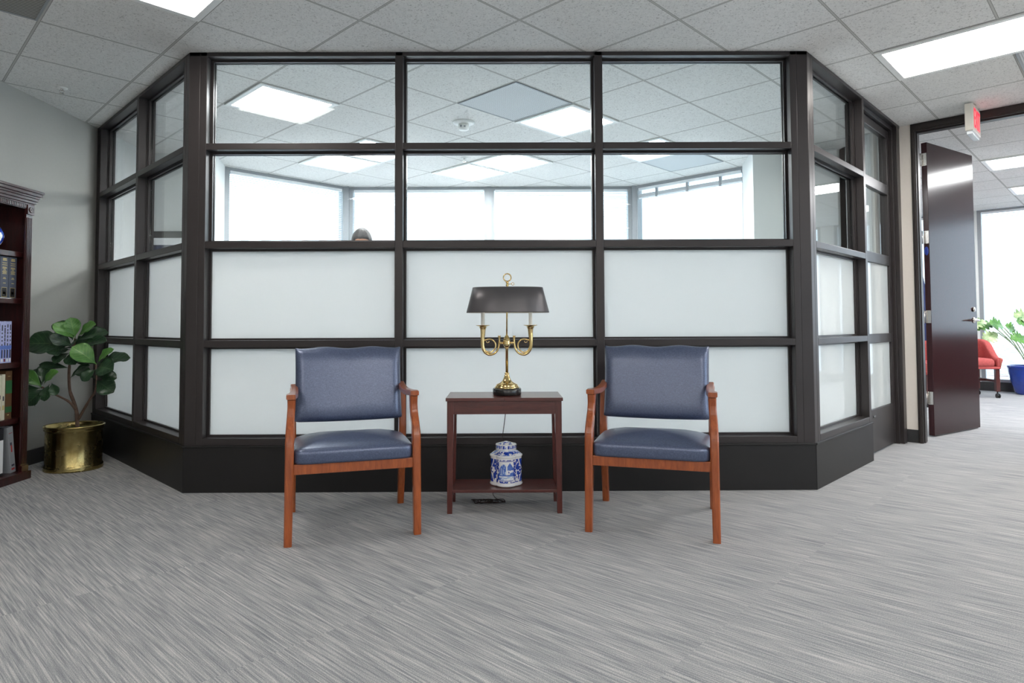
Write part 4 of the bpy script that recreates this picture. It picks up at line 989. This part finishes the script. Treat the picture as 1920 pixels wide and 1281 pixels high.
# body: trunk, legs, arms, hands with fingers, neck (one surface)
V = [(0, 0, .98), (0, .0, 1.12), (0, .01, 1.28), (0, .02, 1.42), (0, .02, 1.50), (0, .01, 1.58)]
Rd = [(.155, .11), (.15, .105), (.165, .115), (.165, .11), (.075, .065), (.055, .055)]
E_ = [(0, 1), (1, 2), (2, 3), (3, 4), (4, 5)]
for s in (-1, 1):
    k = len(V); V += [(s*.09, 0, .88), (s*.10, -.01, .52), (s*.10, .02, .12), (s*.105, .03, .06), (s*.11, -.14, .035)]
    Rd += [(.095, .095), (.06, .06), (.042, .042), (.042, .042), (.04, .03)]; E_ += [(0, k), (k, k+1), (k+1, k+2), (k+2, k+3), (k+3, k+4)]
    k = len(V); V += [(s*.20, .02, 1.42), (s*.25, .03, 1.14), (s*.24, -.06, .92), (s*.24, -.08, .85)]
    Rd += [(.062, .062), (.042, .042), (.028, .028), (.036, .02)]; E_ += [(3, k), (k, k+1), (k+1, k+2), (k+2, k+3)]
    for j, (dx, ln) in enumerate(((-.028, .065), (-.010, .078), (.009, .074), (.026, .058))):
        q_ = len(V); V += [(s*.24+.004*s, -.08+dx, .805), (s*.24-.006*s, -.085+dx, .805-ln*.5), (s*.24-.018*s, -.088+dx, .805-ln)]
        Rd += [(.009, .009)]*2+[(.007, .007)]; E_ += [(k+3, q_), (q_, q_+1), (q_+1, q_+2)]
    q_ = len(V); V += [(s*.232, -.12, .85), (s*.225, -.135, .815)]; Rd += [(.011, .011), (.009, .009)]; E_ += [(k+3, q_), (q_, q_+1)]
body = skin_mesh('body', V, E_, Rd, M_skin, pe)
def head_pt(a, b):     # a azimuth (0 = face, -y), b elevation -pi/2..pi/2
    x = .083*math.cos(b)*math.sin(a); y_2 = -.098*math.cos(b)*math.cos(a); z = .118*math.sin(b)
    if z < -.02: k = 1-.30*min(1, (-.02-z)/.09); x *= k; y_2 *= (k if y_2 > 0 else 1-.08*min(1, (-z)/.1))
    f_ = math.exp(-(a/.16)**2)
    if -.045 < z < .015: y_2 -= f_*.022*max(0, 1-abs((z+.028)/.03))                    # nose
    for sg in (-1, 1):
        y_2 += .010*math.exp(-((a-sg*.40)/.18)**2-((z-.008)/.014)**2)                 # eye sockets
    y_2 -= .004*math.exp(-(a/.3)**2-((z+.062)/.008)**2); y_2 += .003*math.exp(-(a/.3)**2-((z+.056)/.003)**2)
    return (x, y_2, z)
hm = MB(); rings = []
for j in range(41):
    b_ = -PI/2+PI*j/40*.998+.001; rings.append([head_pt(-PI+2*PI*i/56, b_) for i in range(56)])
hm.loft(rings); hz = 1.692
hd_ = hm.build('head', M_skin, pe); hd_.location = (0, -.01, hz); hd_.rotation_euler = (.26, 0, 0)
for sg in (-1, 1):
    ea = MB().lathe([(.002, -.004), (.018, -.003), (.020, .002), (.013, .004), (.009, .001), (.002, .0)], seg=18)
    for i, v in enumerate(ea.v): ea.v[i] = (sg*(.074+v[2]), .005+v[0]*.75, -.005+v[1]*1.5)
    ea.build('ear', M_skin, hd_)
    ey = MB().lathe([(.001, -.011), (.008, -.008), (.011, 0), (.008, .008), (.001, .011)], (sg*.030, -.080, .008), 14); ey.build('eye', M_paper, hd_)
    MB().lathe([(.001, -.004), (.004, 0), (.001, .004)], (sg*.030, -.0895, .008), 10).build('iris', M_ink, hd_)
MB().tube([(-.022, -.094, -.058), (0, -.099, -.057), (.022, -.094, -.058)], [.002, .0035, .002], 8).build('lips', M_darkred, hd_)
hr = MB(); rings = []
for j in range(22):
    b_ = PI/2-.001-j*.078; ring = []
    for i in range(56):
        a = -PI+2*PI*i/56; lim = .86 if abs(a) < .75 else (.10 if abs(a) < 1.35 else -.55)
        lim = .42 if abs(a) < .7 else max(-.5, .42-(abs(a)-.7)*1.3)
        bb = max(b_, lim); x, y_2, z = head_pt(a, bb); k = 1.09+.012*math.sin(a*23+j)+.01*math.sin(a*11); k = k if bb == b_ else 1.03
        ring.append((x*k, y_2*k, z*k+.002))
    rings.append(ring)
hr.loft(rings[::-1]); ho = hr.build('hair', M_hair, hd_)
shv = [(0, 0, .99), (0, 0, 1.12), (0, .01, 1.28), (0, .02, 1.41), (0, .02, 1.49)]; she = [(0, 1), (1, 2), (2, 3), (3, 4)]; shr = [(.165, .12), (.162, .117), (.178, .127), (.175, .12), (.085, .075)]
for s in (-1, 1):
    k = len(shv); shv += [(s*.20, .02, 1.42), (s*.25, .03, 1.14), (s*.243, -.04, .96)]; shr += [(.072, .072), (.055, .055), (.04, .04)]; she += [(3, k), (k, k+1), (k+1, k+2)]
skin_mesh('shirt', shv, she, shr, M_shirt, pe)
trv = [(0, 0, 1.0), (0, 0, .93)]; tre = [(0, 1)]; trr = [(.16, .118), (.165, .12)]
for s in (-1, 1):
    k = len(trv); trv += [(s*.09, 0, .85), (s*.10, -.01, .52), (s*.10, .02, .10)]; trr += [(.107, .107), (.078, .078), (.062, .062)]; tre += [(1, k), (k, k+1), (k+1, k+2)]
skin_mesh('trousers', trv, tre, trr, M_ink, pe)
for s in (-1, 1): MB().lathe([(.02, 0), (.05, .001), (.052, .03), (.045, .06), (.03, .085), (.02, .09)], (s*.107, -.04, 0), 24, sy=2.6, sx=.95).build('shoe', M_black, pe)
